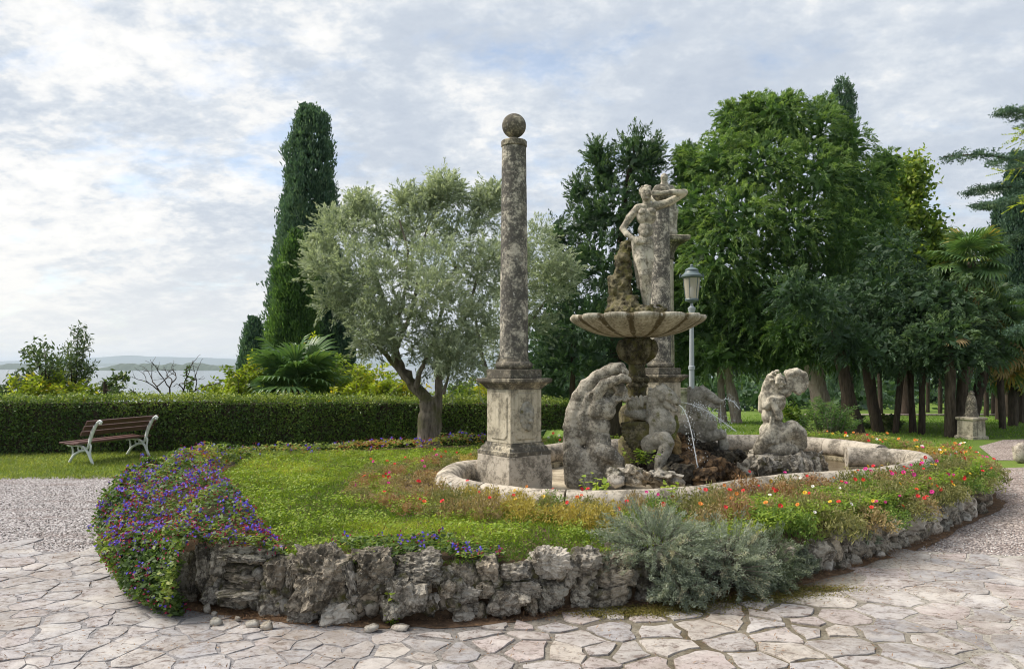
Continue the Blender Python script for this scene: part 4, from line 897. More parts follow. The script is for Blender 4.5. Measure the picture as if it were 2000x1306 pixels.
# ---- the two sea-horses
def sea_horse(D, cx, pts, label, mat='horse'):
    s = D / F; p = PXL(cx, 712, s); q, cut = pts(p)
    o = link('sea_horse_statue', carve('sea_horse_statue', q, .0092, .013, cut, rough=.003, rs=16, fine=.002, fs=40), M[mat]); o.location = tuple(W(cx, 712, D) * (1, 1, 0) + np.array((0, 0, CAM_H)))
    props(o, label, 'statue', 'stone sea horses spouting water'); return o
def horse1(p):
    q = [ell(p(1289, 768, 0), (.112, .105, .105))] + chain([p(1294, 763, -.03), p(1308, 774, -.09), p(1318, 784, -.14)], [.088, .07, .044]) + [ell(p(1320, 782, -.14), (.036, .04, .034)), ell(p(1315, 800, -.13), (.036, .038, .022)), seg(p(1297, 787, -.06), p(1312, 799, -.12), .05, .026), ell(p(1286, 762, -.09), (.04, .02, .013)), ell(p(1305, 766, -.12), (.024, .02, .013)), ell(p(1291, 777, -.09), (.05, .03, .045))]
    q += [seg(p(1281, 763, -.04), p(1281, 752, -.04), .03, .012), seg(p(1295, 756, .04), p(1296, 749, .04), .026, .011)]
    q += chain([p(1286, 776, .02), p(1287, 798, .02), p(1289, 822, -.01), p(1286, 852, .0)], [.10, .108, .165, .15]) + [ell(p(1305, 832, -.04), (.095, .13, .14))]
    for k in range(11): q.append(ell(p(1271 - .5 * k, 760 + 6.0 * k, .05), (.03, .06, .024)))
    return q, [ell(p(1319, 793.5, -.17), (.045, .06, .012)), ell(p(1286, 767, -.115), .015), ell(p(1306, 770.5, -.155), .013), ell(p(1324, 781, -.175), .012), seg(p(1300, 800, -.16), p(1314, 810, -.14), .022, .028), seg(p(1297, 783, -.13), p(1294, 768, -.125), .008, .007), seg(p(1284, 800, -.12), p(1290, 792, -.11), .008, .008)]
def horse2(p):
    q = [ell(p(1364, 772, 0), (.11, .10, .12))] + chain([p(1370, 765, -.02), p(1388, 776, -.06), p(1402, 785, -.10)], [.085, .064, .042]) + [ell(p(1405, 784, -.10), (.034, .038, .034)), ell(p(1399, 794, -.09), (.034, .033, .02)), seg(p(1374, 786, -.04), p(1397, 794, -.08), .05, .024), ell(p(1382, 766, -.09), (.02, .02, .013))]
    q += [seg(p(1370, 763, -.03), p(1372, 751, -.03), .028, .010), seg(p(1361, 762, .06), p(1361, 754, .06), .024, .011)]
    q += chain([p(1360, 774, .02), p(1362, 798, .03), p(1370, 820, .02), p(1378, 842, 0)], [.10, .12, .16, .15]) + [ell(p(1384, 828, -.05), (.10, .13, .14))] + chain([p(1365, 826, .08), p(1340, 832, .14), p(1318, 842, .16)], [.15, .14, .12])
    for k in range(11): q.append(ell(p(1349 - .4 * k, 758 + 6 * k, .06), (.03, .05, .026)))
    q += chain([p(1384, 850, -.1), p(1402, 845, -.16)], [.085, .066]) + [ell(p(1404, 846, -.16), (.062, .055, .062))] + chain([p(1404, 848, -.14), p(1409, 866, -.1), p(1410, 884, -.08)], [.05, .07, .06]) + chain([p(1378, 860, .05), p(1394, 882, .05)], [.1, .08]) + [ell(p(1368, 870, .08), (.2, .2, .14))]
    return q, [ell(p(1404, 790, -.12), (.035, .04, .009)), ell(p(1383, 769, -.115), .012), ell(p(1409, 782, -.13), .010), seg(p(1374, 788, -.09), p(1371, 772, -.10), .007, .006)]
H1 = sea_horse(9.7, 1285, horse1, 'winged stone sea horse nearest the bent merman, head turned right')
p = PXL(1285, 712, 9.7 / F); wq, wc, sq = [], [], []
for k in range(8):                                                  # wing feathers, fanning down and left
    a = k / 7; wq.append(seg(p(1270 - 2 * k, 829 + 4.0 * k, -.03), p(1216 + 20 * a * a, 828 + 50 * a, .0), .046, .026))
    if k < 7: wc.append(seg(p(1262 - 2 * k, 832 + 4.3 * k, -.085), p(1220 + 18 * (a + .07) ** 2, 831 + 50 * (a + .07), -.03), .013, .010))
link('wing', carve('wing', wq, .0092, .010, wc, rough=.003, rs=16), M['mossy'], H1)
a = np.linspace(0, 4.4, 12); sp = [p(1249 + (19 - 3 * t) * math.cos(t + 2.4), 793 - (17 - 2.6 * t) * math.sin(t + 2.4), .10 - .01 * t) for t in a]
for k, (x_, r_) in enumerate(((1231, .05), (1238, .058), (1246, .06), (1255, .05))): sq.append(ell(p(x_, 790 - k, .12), (.036, .085, .10 if k else .085)))
sq += chain([p(1231, 806, .13), p(1246, 809, .13), p(1268, 812, .12)], [.06, .07, .075]) + chain([p(1255, 784, .12), p(1266, 780, .09), p(1274, 786, .06)], [.045, .05, .05])
link('tail_scroll', carve('tail_scroll', sq, .0092, .012, rough=.002, rs=16), M['horse'], H1)
lq = chain([p(1268, 866, -.06), p(1282, 856, -.16), p(1291, 853, -.22), p(1297, 860, -.24)], [.12, .10, .09, .075]) + chain([p(1297, 862, -.24), p(1291, 876, -.24), p(1285, 892, -.22), p(1283, 912, -.2)], [.078, .082, .078, .072])
link('foreleg', carve('foreleg', lq, .0095, .014, [seg(p(1286, 872, -.30), p(1280, 905, -.27), .008, .008)], rough=.003, rs=16), M['horse'], H1)
lq = chain([p(1312, 852, .02), p(1318, 866, -.04), p(1322, 892, -.04)], [.085, .07, .06])
link('foreleg', carve('foreleg', lq, .0095, .014, rough=.004, rs=16), M['ochre'], H1)
lq = chain([p(1319, 812, -.04), p(1319, 830, -.08), p(1311, 850, -.12), p(1304, 864, -.12)], [.018, .032, .034, .025])
link('fin', carve('fin', lq, .009, .012, rough=.003, rs=20), M['mossgreen'], H1)
H2 = sea_horse(10.3, 1370, horse2, 'stone sea horse farther right, in front of the grey lamp post')

# ---- rockery under the horses
tf = thing('tufa_rockery', 'mound of brown and black wet tufa under the stone sea horses', 'rockery', tuple(W(1330, 712, 10.) * (1, 1, 0)))
def put(par, name, px, py, w, h, D, mat, seed, thick=None, amp=.34, sub=3):
    s = D / F; t = thick or w * s
    o = link(name, rock_mesh(name, (w * s * 1.2, t, h * s * 1.2), sub, seed, amp, .4, .25), M[mat], par); o.location = Vector(W(px, py, D)) - Vector(par.location); o.rotation_euler = (RNG.normal() * .15, RNG.normal() * .25, RNG.random() * 6 if thick is None else 0); return o
for i, (px, py, w, h, D, mt) in enumerate([(1300, 905, 70, 40, 9.6, 'wet'), (1350, 905, 60, 50, 9.5, 'tufa'), (1390, 915, 60, 50, 9.5, 'tufa'), (1425, 922, 40, 36, 9.6, 'tufa'), (1330, 925, 60, 40, 9.2, 'wet'), (1375, 930, 60, 34, 9.2, 'tufa'), (1410, 895, 50, 36, 10, 'wet'), (1440, 890, 30, 24, 10.1, 'wet'), (1345, 880, 46, 40, 10, 'tufa'), (1325, 860, 30, 34, 10.1, 'tufa'), (1300, 880, 44, 40, 10.1, 'wet'), (1375, 880, 60, 40, 10.3, 'wet'), (1260, 900, 40, 36, 10, 'wet'), (1440, 925, 26, 24, 9.4, 'tufa'), (1355, 865, 30, 20, 9.9, 'wet'), (1305, 925, 34, 30, 9.1, 'wet'), (1270, 870, 90, 60, 10.5, 'wet'), (1340, 870, 120, 60, 10.8, 'wet')]):
    put(tf, 'tufa_block', px, py, w, h, D, mt, i * 2.3 + 40)
rb = thing('rubble_heap', 'small heap of loose pale stones between the bent merman and the tufa', 'stones', tuple(W(1240, 712, 8.9) * (1, 1, 0)))
for i in range(30):
    px = 1185 + 140 * RNG.random(); w = 16 + 26 * RNG.random(); put(rb, 'stone', px, 940 - 22 * RNG.random() * (1 - abs(px - 1245) / 90), w, w * .75, 8.7 + .6 * RNG.random(), 'rockpale', i * 1.7 + 90, sub=2)
for i, (px, py, w, h) in enumerate([(1202, 925, 30, 24), (1235, 925, 44, 34), (1262, 930, 30, 22), (1300, 932, 60, 26), (1215, 937, 30, 18)]): put(rb, 'stone', px, py, w, h, 8.75, 'rock', i * 3.1 + 130)

# ---- water jets
def jet(P, r, label, spray=0):
    pts = [W(*a) for a in P]; pts = np.array(pts); n = 26; t = np.linspace(0, len(pts) - 1, n); Q = np.stack([np.interp(t, range(len(pts)), pts[:, k]) for k in range(3)], -1)
    for _ in range(2): Q[1:-1] = .25 * Q[:-2] + .5 * Q[1:-1] + .25 * Q[2:]
    b = MB(); b.tube([tuple(x) for x in Q], [r * (.8 + .9 * k / n + .3 * RNG.random()) for k in range(n)], 6)
    dr = MB()
    for k in range(spray):
        i = int(n * (.3 + .7 * RNG.random())) - 1; c = Q[i] + RNG.normal(size=3) * .02 * (1 + 2 * i / n); e = .0025 + .004 * RNG.random()
        dr.add([c + (e, 0, 0), c - (e, 0, 0), c + (0, e, 0), c - (0, e, 0), c + (0, 0, e * 1.6), c - (0, 0, e * 1.6)], [(0, 2, 4), (2, 1, 4), (1, 3, 4), (3, 0, 4), (2, 0, 5), (1, 2, 5), (3, 1, 5), (0, 3, 5)])
    o = b.build('water_jet', M['jet']); props(o, label, 'water jet', 'water jets of the fountain')
    if spray: props(dr.build('droplets', M['jet'], o), kind='stuff')
    return o
jet([(1322, 787, 9.55), (1333, 795, 9.5), (1343, 815, 9.45), (1351, 845, 9.4), (1357, 880, 9.35), (1366, 930, 9.3)], .0038, 'thin jet dropping from the near sea horse\'s mouth onto the tufa', 130)
jet([(1326, 784, 9.9), (1350, 789, 9.9), (1378, 800, 9.9), (1405, 818, 9.85), (1438, 842, 9.8)], .004, 'long fanning jet crossing in front of the far sea horse', 300)
jet([(1409, 781, 10.2), (1420, 778, 10.2), (1432, 784, 10.15), (1443, 797, 10.1)], .0034, 'short curved jet from the far sea horse\'s muzzle', 90)
jet([(1407, 785, 10.2), (1408, 810, 10.2), (1408, 845, 10.2)], .0025, 'thin straight trickle falling below the far sea horse\'s chin', 14)

# ---- lamp post
lp = thing('lamp_post', 'grey lamp post with an old style glass lantern behind the bowl', 'lamp post', tuple(W(1351, 712, 17) * (1, 1, 0)))
sz = 17 / F; z = lambda py: CAM_H + (HY - py) * sz
b = MB(); b.lathe([(.11, 0), (.11, .5), (.07, .6), (.06, z(770)), (.058, z(722)), (.072, z(721)), (.072, z(715)), (.055, z(714)), (.045, z(625)), (.05, z(622)), (.062, z(618)), (.05, z(612)), (.08, z(606)), (.085, z(601)), (.05, z(599)), (.03, z(596)), (.03, z(590))], 20); b.build('pole', M['lampgrey'], lp)
b = MB(); b.lathe([(.03, z(592)), (.14, z(588)), (.15, z(585)), (.14, z(583)), (.02, z(583))], 20); b.lathe([(.02, z(543)), (.20, z(543)), (.235, z(541)), (.235, z(538)), (.17, z(534)), (.15, z(531)), (.14, z(529)), (.155, z(528)), (.12, z(525)), (.05, z(522)), (.03, z(521)), (.04, z(519)), (.02, z(516))], 24)
for a in np.linspace(0, 2 * math.pi, 7)[:-1]: b.tube([(.138 * math.cos(a), .138 * math.sin(a), z(585)), (.192 * math.cos(a), .192 * math.sin(a), z(543))], .007, 6)
for sx in (-1, 1): b.tube([(sx * .22, 0, z(540)), (sx * .26, 0, z(542)), (sx * .265, 0, z(537)), (sx * .24, 0, z(535))], .012, 6)
lt = b.build('lantern', M['lampdark'], lp)
b = MB(); b.lathe([(.132, z(584.5)), (.186, z(543.5))], 24); b.f = [f for f in b.f if len(f) == 4]; b.build('glass', M['glass'], lt)
b = MB(); b.lathe([(.02, z(580)), (.035, z(576)), (.05, z(568)), (.035, z(562)), (.01, z(559))], 14); b.build('bulb', M['white'], lt)

# ---- bench
bn = thing('park_bench', 'park bench of brown slats on curled white iron ends beside the hedge', 'bench', (0, 0, 0))
A = Gd(182, 908)[:2]; Fd = unit(Gd(127, 905)[:2] - A); Ld = np.array((-Fd[1], Fd[0])); Ld = Ld if Ld[1] > 0 else -Ld; bl = 1.28
def BP(f, l, h): q = A + Fd * f + Ld * l; return (q[0], q[1], h * .93)
def end_frame(l):
    b = MB(); r = .024
    def tb(P, rr=r): b.tube([BP(f, l, h) for f, h in P], rr, 8)
    tb([(0, 0), (.05, .10), (.11, .22), (.2, .32), (.32, .36), (.44, .36), (.52, .38)])                           # rear foot sweeping up under the seat
    tb([(.56, 0), (.5, .1), (.42, .19), (.3, .25), (.2, .27), (.12, .32), (.08, .42), (.03, .56), (-.04, .70), (-.10, .80), (-.155, .835), (-.185, .81), (-.17, .78), (-.145, .79)])
    tb([(.06, .14), (.07, .24), (.05, .36), (.10, .44), (.05, .60), (-.02, .72), (-.09, .80)], .017)
    tb([(.52, .38), (.57, .40), (.585, .37), (.55, .345), (.51, .36)]); tb([(.48, .12), (.46, .22), (.47, .30), (.52, .37)], .017)
    a = np.linspace(0, 2 * math.pi, 11); tb([(.30 + .05 * math.cos(q), .305 + .045 * math.sin(q)) for q in a], .014)
    b.build('end_frame', M['white'], bn, angle=60)
end_frame(0.); end_frame(bl)
def slat(f, h, w, th, ang):
    c = np.array(BP(f, bl / 2, h)); R = Matrix((( *Ld, 0), (*Fd, 0), (0, 0, 1))).transposed() @ Matrix.Rotation(ang, 3, 'X')
    b = MB(); b.box(tuple(c), (bl + .34, w, th), rot=R); bevel(b.build('slat', M['wood'], bn, False), .006)
for f, h in ((.54, .415), (.42, .40), (.30, .395), (.18, .41)): slat(f, h, .105, .03, rad(2) if f > .25 else rad(-14))
for f, h in ((.055, .60), (-.005, .70), (-.065, .80)): slat(f + .035, h, .085, .03, rad(-62))

# ================================================================== PLANTS
def gz(D, X): return float(ground_z(np.array([X]), np.array([D]))[0])
def branch_tube(mb, pts, r0, r1, n=7, wob=.0):
    P = np.array(pts, float); m = max(5, 3 * len(P)); t = np.linspace(0, len(P) - 1, m)
    Q = np.stack([np.interp(t, range(len(P)), P[:, k]) for k in range(3)], -1)
    for _ in range(2): Q[1:-1] = .25 * Q[:-2] + .5 * Q[1:-1] + .25 * Q[2:]
    if wob: Q[1:-1] += wob * RNG.normal(size=(m - 2, 3)) * .5
    r = r0 + (r1 - r0) * np.linspace(0, 1, m); mb.tube([tuple(q) for q in Q], list(r * (1 + .08 * RNG.normal(size=m))), n); return Q

# ---- clipped hedge
def hedge(name, P, Ht, thick, n, label, L=.05):
    P = np.array(P); cx = P.mean(0); t = thing(name, label, 'hedge', (cx[0], cx[1], 0), 0, None)
    lv = Leaves(); core = MB()
    for (a, b), (h0, h1) in zip(zip(P[:-1], P[1:]), zip(Ht[:-1], Ht[1:])):
        Ls = np.linalg.norm(b - a); d = (b - a) / Ls; nr = np.array((d[1], -d[0])); m = int(n * Ls)
        for face, share in (('f', .68), ('t', .32)):
            k = int(m * share); u = RNG.random(k) * Ls; h = h0 + (h1 - h0) * u / Ls
            if face == 'f': zz = h * RNG.random(k); off = np.full(k, 0.)
            else: zz = h; off = -RNG.random(k) * thick
            q = a + d * u[:, None] + nr * off[:, None]; C = np.column_stack([q, zz])
            bump = .05 * vnoise(C * 2.3) + .03 * vnoise(C * 7); N = np.array((nr[0], nr[1], 0)) if face == 'f' else np.array((0, 0, 1.))
            C = C + N * (bump + .03 * RNG.normal(size=k))[:, None] - np.array((cx[0], cx[1], 0))
            if face == 't': C[:, 2] += .045 * np.abs(RNG.normal(size=k)) + .03 * vnoise(C * 5) + np.where(vnoise(C * 9 + 3) > .55, .10 * RNG.random(k), 0)
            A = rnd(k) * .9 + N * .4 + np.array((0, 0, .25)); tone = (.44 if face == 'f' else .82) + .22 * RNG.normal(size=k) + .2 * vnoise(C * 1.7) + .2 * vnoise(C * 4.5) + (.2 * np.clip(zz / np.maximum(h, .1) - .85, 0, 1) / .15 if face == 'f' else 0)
            lv.add(C, A, L * (.6 + .8 * RNG.random(k)), L * .62, tone, unit(N + .9 * rnd(k)))
        ang = math.atan2(d[1], d[0]); mid = (a + b) / 2 - nr * thick / 2 - cx
        core.box((mid[0], mid[1], (h0 + h1) / 4 - .02), (Ls, thick - .10, (h0 + h1) / 2 - .1), ang)
    lv.build('hedge_leaves', M['l_hedge'], t); core.build('hedge_wood', M['bark_dark'], t, False)
    return t
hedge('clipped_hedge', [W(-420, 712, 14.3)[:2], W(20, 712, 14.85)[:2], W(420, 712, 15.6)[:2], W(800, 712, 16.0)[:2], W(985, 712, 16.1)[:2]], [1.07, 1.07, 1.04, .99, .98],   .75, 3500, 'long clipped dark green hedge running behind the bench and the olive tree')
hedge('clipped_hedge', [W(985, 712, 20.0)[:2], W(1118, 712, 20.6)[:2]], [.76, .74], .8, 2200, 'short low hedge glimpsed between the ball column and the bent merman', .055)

# ---- trees
def tree(name, label, D, base, trunks, blobs, mat, bark, cat='tree', group=None, ncl=26, nlf=30, cl=.16, L=.13, Wd=.05, spray=False, shrink=1., **kw):
    """trunks: list of (pixel polyline, width px start, width px end, name); blobs: (px, py, rx, ry, depth offset, depth radius, tone)"""
    s = D / F; B = W(base, 712, D); B[2] = gz(D, B[0]); t = thing(name, label, cat, tuple(B), 0, group)
    for tr in trunks:
        mb = MB(); pl, w0, w1, nm = tr[:4]; dd = tr[4] if len(tr) > 4 else 0
        pts = [W(px, py, D + dd + (q[0] if q else 0)) - B for px, py, *q in pl]
        if nm == 'trunk': pts[0][2] = -.05
        branch_tube(mb, pts, w0 * s / 2, w1 * s / 2, 9, .015); mb.build(nm, M[bark], t, angle=80)
    lv = Leaves()
    for bb in blobs:
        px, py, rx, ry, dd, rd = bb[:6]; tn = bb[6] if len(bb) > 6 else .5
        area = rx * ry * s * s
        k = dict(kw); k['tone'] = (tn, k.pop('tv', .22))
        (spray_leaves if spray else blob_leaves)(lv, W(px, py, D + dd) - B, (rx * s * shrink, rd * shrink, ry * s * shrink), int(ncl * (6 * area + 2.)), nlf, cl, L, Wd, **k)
    lv.build('crown', M[mat], t); return t

# olive
OL = dict(ncl=34, nlf=30, cl=.34, L=.07, Wd=.018, droop=.12, up=.45, out=.55, wild=.6, core=0, tv=.34, spray=True, shrink=.86, fat=.14, deep=.55)
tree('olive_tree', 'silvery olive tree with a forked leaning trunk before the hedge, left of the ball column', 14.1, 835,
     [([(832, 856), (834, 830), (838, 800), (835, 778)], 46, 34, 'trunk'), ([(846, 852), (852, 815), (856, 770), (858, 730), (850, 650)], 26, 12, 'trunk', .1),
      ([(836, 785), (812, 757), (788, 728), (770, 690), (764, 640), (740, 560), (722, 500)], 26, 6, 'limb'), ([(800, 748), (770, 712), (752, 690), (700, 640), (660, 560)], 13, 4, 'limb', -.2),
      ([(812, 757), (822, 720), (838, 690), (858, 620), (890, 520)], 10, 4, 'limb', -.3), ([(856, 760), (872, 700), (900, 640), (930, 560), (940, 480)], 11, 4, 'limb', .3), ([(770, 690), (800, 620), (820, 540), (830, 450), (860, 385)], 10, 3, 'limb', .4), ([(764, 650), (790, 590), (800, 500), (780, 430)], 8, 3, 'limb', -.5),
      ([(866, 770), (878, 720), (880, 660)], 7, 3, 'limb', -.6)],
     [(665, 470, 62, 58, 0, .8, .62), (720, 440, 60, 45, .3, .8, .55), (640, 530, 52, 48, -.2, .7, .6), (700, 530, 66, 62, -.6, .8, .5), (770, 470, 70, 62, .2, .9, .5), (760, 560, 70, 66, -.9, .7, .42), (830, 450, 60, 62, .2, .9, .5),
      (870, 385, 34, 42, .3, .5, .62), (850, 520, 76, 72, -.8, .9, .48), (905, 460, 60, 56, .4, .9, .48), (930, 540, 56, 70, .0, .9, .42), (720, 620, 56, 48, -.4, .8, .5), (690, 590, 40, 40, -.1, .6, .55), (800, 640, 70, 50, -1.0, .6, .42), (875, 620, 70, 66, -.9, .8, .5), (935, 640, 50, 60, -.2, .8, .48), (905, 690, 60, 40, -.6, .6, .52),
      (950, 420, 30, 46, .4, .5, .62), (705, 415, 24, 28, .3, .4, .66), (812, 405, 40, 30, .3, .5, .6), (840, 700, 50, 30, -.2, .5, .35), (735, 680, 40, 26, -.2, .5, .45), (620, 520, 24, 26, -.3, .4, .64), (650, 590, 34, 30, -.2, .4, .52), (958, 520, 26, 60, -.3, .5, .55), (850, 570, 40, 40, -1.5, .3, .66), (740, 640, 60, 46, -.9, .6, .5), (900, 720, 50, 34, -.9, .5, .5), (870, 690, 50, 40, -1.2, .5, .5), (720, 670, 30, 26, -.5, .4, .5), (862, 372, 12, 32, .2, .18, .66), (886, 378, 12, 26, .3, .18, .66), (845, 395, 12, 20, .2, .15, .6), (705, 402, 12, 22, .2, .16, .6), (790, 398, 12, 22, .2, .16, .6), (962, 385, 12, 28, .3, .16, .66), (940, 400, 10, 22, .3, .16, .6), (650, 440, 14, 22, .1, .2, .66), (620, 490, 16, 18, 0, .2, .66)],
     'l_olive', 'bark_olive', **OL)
tree('olive_tree', 'second olive tree, partly hidden behind the ball column, in front of the dark conifer', 16.6, 1010,
     [([(955, 800), (962, 740), (985, 680), (1010, 600)], 20, 6, 'trunk'), ([(960, 760), (940, 690), (930, 620)], 12, 4, 'limb'), ([(985, 690), (1030, 640), (1070, 580)], 9, 3, 'limb')],
     [(1050, 480, 42, 60, 0, .8, .55), (1075, 560, 50, 60, -.3, .8, .5), (1030, 560, 50, 70, 0, .9, .48), (985, 600, 60, 70, .2, .9, .4), (1085, 520, 34, 30, -.4, .5, .62), (1040, 640, 50, 40, 0, .8, .38), (960, 680, 60, 50, .2, .8, .36), (1105, 535, 24, 22, -.3, .4, .64), (1000, 500, 40, 60, .3, .8, .5)],
     'l_olive', 'bark_olive_thin', **OL)

# cypresses
def cypress(label, D, prof, depth=None, mat='l_cyp', n=1.0, lean=0, tn=.5):
    """prof: list of (py, left px, right px)"""
    prof = sorted(prof); s = D / F; base = (prof[-1][1] + prof[-1][2]) / 2; B = W(base, 712, D); B[2] = gz(D, B[0]); B[2] = max(B[2], -6)
    t = thing('cypress_tree', label, 'cypress', tuple(B), 0, 'tall dark cypresses')
    mb = MB(); top = prof[0]; branch_tube(mb, [np.zeros(3), W((top[1] + top[2]) / 2, top[0] + 30, D) - B], .16, .03, 8); mb.build('trunk', M['bark_dark'], t)
    lv = Leaves(); ys = np.array([q[0] for q in prof], float); l = np.array([q[1] for q in prof], float); r = np.array([q[2] for q in prof], float)
    ar = np.trapz((r - l), ys) * s * s; k = int(900 * n * ar ** .5 * (ar ** .5))
    yy = np.interp(RNG.random(k), np.r_[0, np.cumsum((r[1:] + r[:-1] - l[1:] - l[:-1]) * np.diff(ys))] / np.sum((r[1:] + r[:-1] - l[1:] - l[:-1]) * np.diff(ys)), ys)
    cc = (np.interp(yy, ys, l) + np.interp(yy, ys, r)) / 2; R = (np.interp(yy, ys, r) - np.interp(yy, ys, l)) / 2 * s
    a = RNG.random(k) * 6.283; zz = CAM_H + (HY - yy) * s
    lump = .86 + .12 * np.clip((yy - 230) / 250, 0, 1) + .20 * vnoise(np.column_stack([np.cos(a) * 2.2 + base, np.sin(a) * 2.2, zz * 1.3])) + .16 * vnoise(np.column_stack([np.cos(a) * 4, np.sin(a) * 4, zz * 2.6])) + .05 * RNG.normal(size=k)
    rr = R * lump * (1 - .22 * RNG.random(k) ** 2)
    C = np.column_stack([(cc - CX) * s + rr * np.cos(a), D + rr * np.sin(a) * .9, zz]) - B
    out = np.column_stack([np.cos(a), np.sin(a), np.zeros(k)]); g = 5
    ct = tn + .25 * vnoise(np.column_stack([np.cos(a) * 3, np.sin(a) * 3, zz * 2.])) + .12 * RNG.normal(size=k)
    C = np.repeat(C, g, 0) + RNG.normal(size=(k * g, 3)) * .06; A = np.repeat(out, g, 0) * .45 + np.array((0, 0, 1.)) + rnd(k * g) * .55
    sc = D / 28; lv.add(C, A, .13 * sc ** .5 * (.5 + RNG.random(k * g)), .05 * sc ** .5, np.repeat(ct, g) + .1 * RNG.normal(size=k * g))
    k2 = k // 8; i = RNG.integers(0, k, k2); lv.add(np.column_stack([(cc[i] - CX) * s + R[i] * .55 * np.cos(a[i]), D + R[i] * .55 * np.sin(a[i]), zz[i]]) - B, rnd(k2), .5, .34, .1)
    lv.build('crown', M[mat], t); return t
cypress('tallest cypress, a broad dark spire rising left of the olive tree', 27, [(208, 588, 612), (225, 574, 640), (280, 562, 646), (340, 553, 656), (400, 546, 660), (470, 538, 655), (560, 530, 650), (640, 526, 640), (700, 526, 640), (790, 530, 640)], n=.56)
cypress('lighter green cypress standing close in front of the tallest cypress', 24.5, [(452, 574, 584), (475, 560, 600), (520, 545, 612), (580, 534, 616), (650, 526, 618), (710, 524, 618), (790, 528, 612)], tn=.36, mat='l_yew')
cypress('dark cypress between the tallest cypress and the olive crown', 26, [(470, 640, 652), (520, 622, 676), (570, 612, 690), (650, 608, 692), (700, 610, 690), (790, 615, 685)], tn=.36)
cypress('smallest cypress, alone at the lake side by the fan palm', 31, [(622, 490, 500), (640, 482, 512), (670, 476, 518), (700, 472, 520), (790, 470, 524)], tn=.4)
cypress('slim cypress top poking out above the big light green yew', 40, [(153, 1638, 1652), (168, 1627, 1664), (200, 1624, 1670), (240, 1624, 1670), (420, 1615, 1680), (760, 1615, 1680)], n=.26, tn=.6)
cypress('cypress at the picture\'s right edge behind the cedar boughs', 24, [(296, 1978, 1992), (330, 1970, 2006), (420, 1964, 2016), (560, 1960, 2020), (760, 1960, 2020)], n=.6, tn=.34)
cypress('shorter cypress just left of the one behind the cedar boughs', 27, [(392, 1948, 1956), (420, 1942, 1966), (500, 1936, 1972), (620, 1930, 1976), (760, 1930, 1976)], tn=.34)

YW = dict(ncl=26, nlf=27, cl=.38, L=.14, Wd=.024, droop=.5, up=.2, out=.8, core=300, coreL=.36, tv=.36, spray=True, shrink=1.0, fat=.15, deep=.16)
DY = dict(YW); DY.update(ncl=15, nlf=34, cl=.42, L=.14, Wd=.026, droop=.12, up=.5, shrink=.95, core=220, coreL=.34)
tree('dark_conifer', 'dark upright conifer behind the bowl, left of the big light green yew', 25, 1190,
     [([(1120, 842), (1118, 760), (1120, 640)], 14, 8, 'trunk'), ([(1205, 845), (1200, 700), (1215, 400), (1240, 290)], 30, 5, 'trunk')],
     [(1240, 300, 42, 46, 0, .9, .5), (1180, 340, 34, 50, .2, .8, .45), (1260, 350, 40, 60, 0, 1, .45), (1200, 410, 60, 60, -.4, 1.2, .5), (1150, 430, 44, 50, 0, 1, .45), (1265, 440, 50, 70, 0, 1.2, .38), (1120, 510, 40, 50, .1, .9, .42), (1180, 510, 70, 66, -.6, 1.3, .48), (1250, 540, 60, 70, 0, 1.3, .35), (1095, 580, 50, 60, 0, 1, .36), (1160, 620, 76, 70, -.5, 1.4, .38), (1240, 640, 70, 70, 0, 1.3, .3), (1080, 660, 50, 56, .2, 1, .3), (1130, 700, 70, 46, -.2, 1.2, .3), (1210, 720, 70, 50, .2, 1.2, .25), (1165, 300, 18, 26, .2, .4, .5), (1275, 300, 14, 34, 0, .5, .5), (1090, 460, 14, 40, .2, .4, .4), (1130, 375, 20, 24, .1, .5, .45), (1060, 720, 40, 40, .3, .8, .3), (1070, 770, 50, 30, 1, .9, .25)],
     'l_dyew', 'bark_dark', **DY)
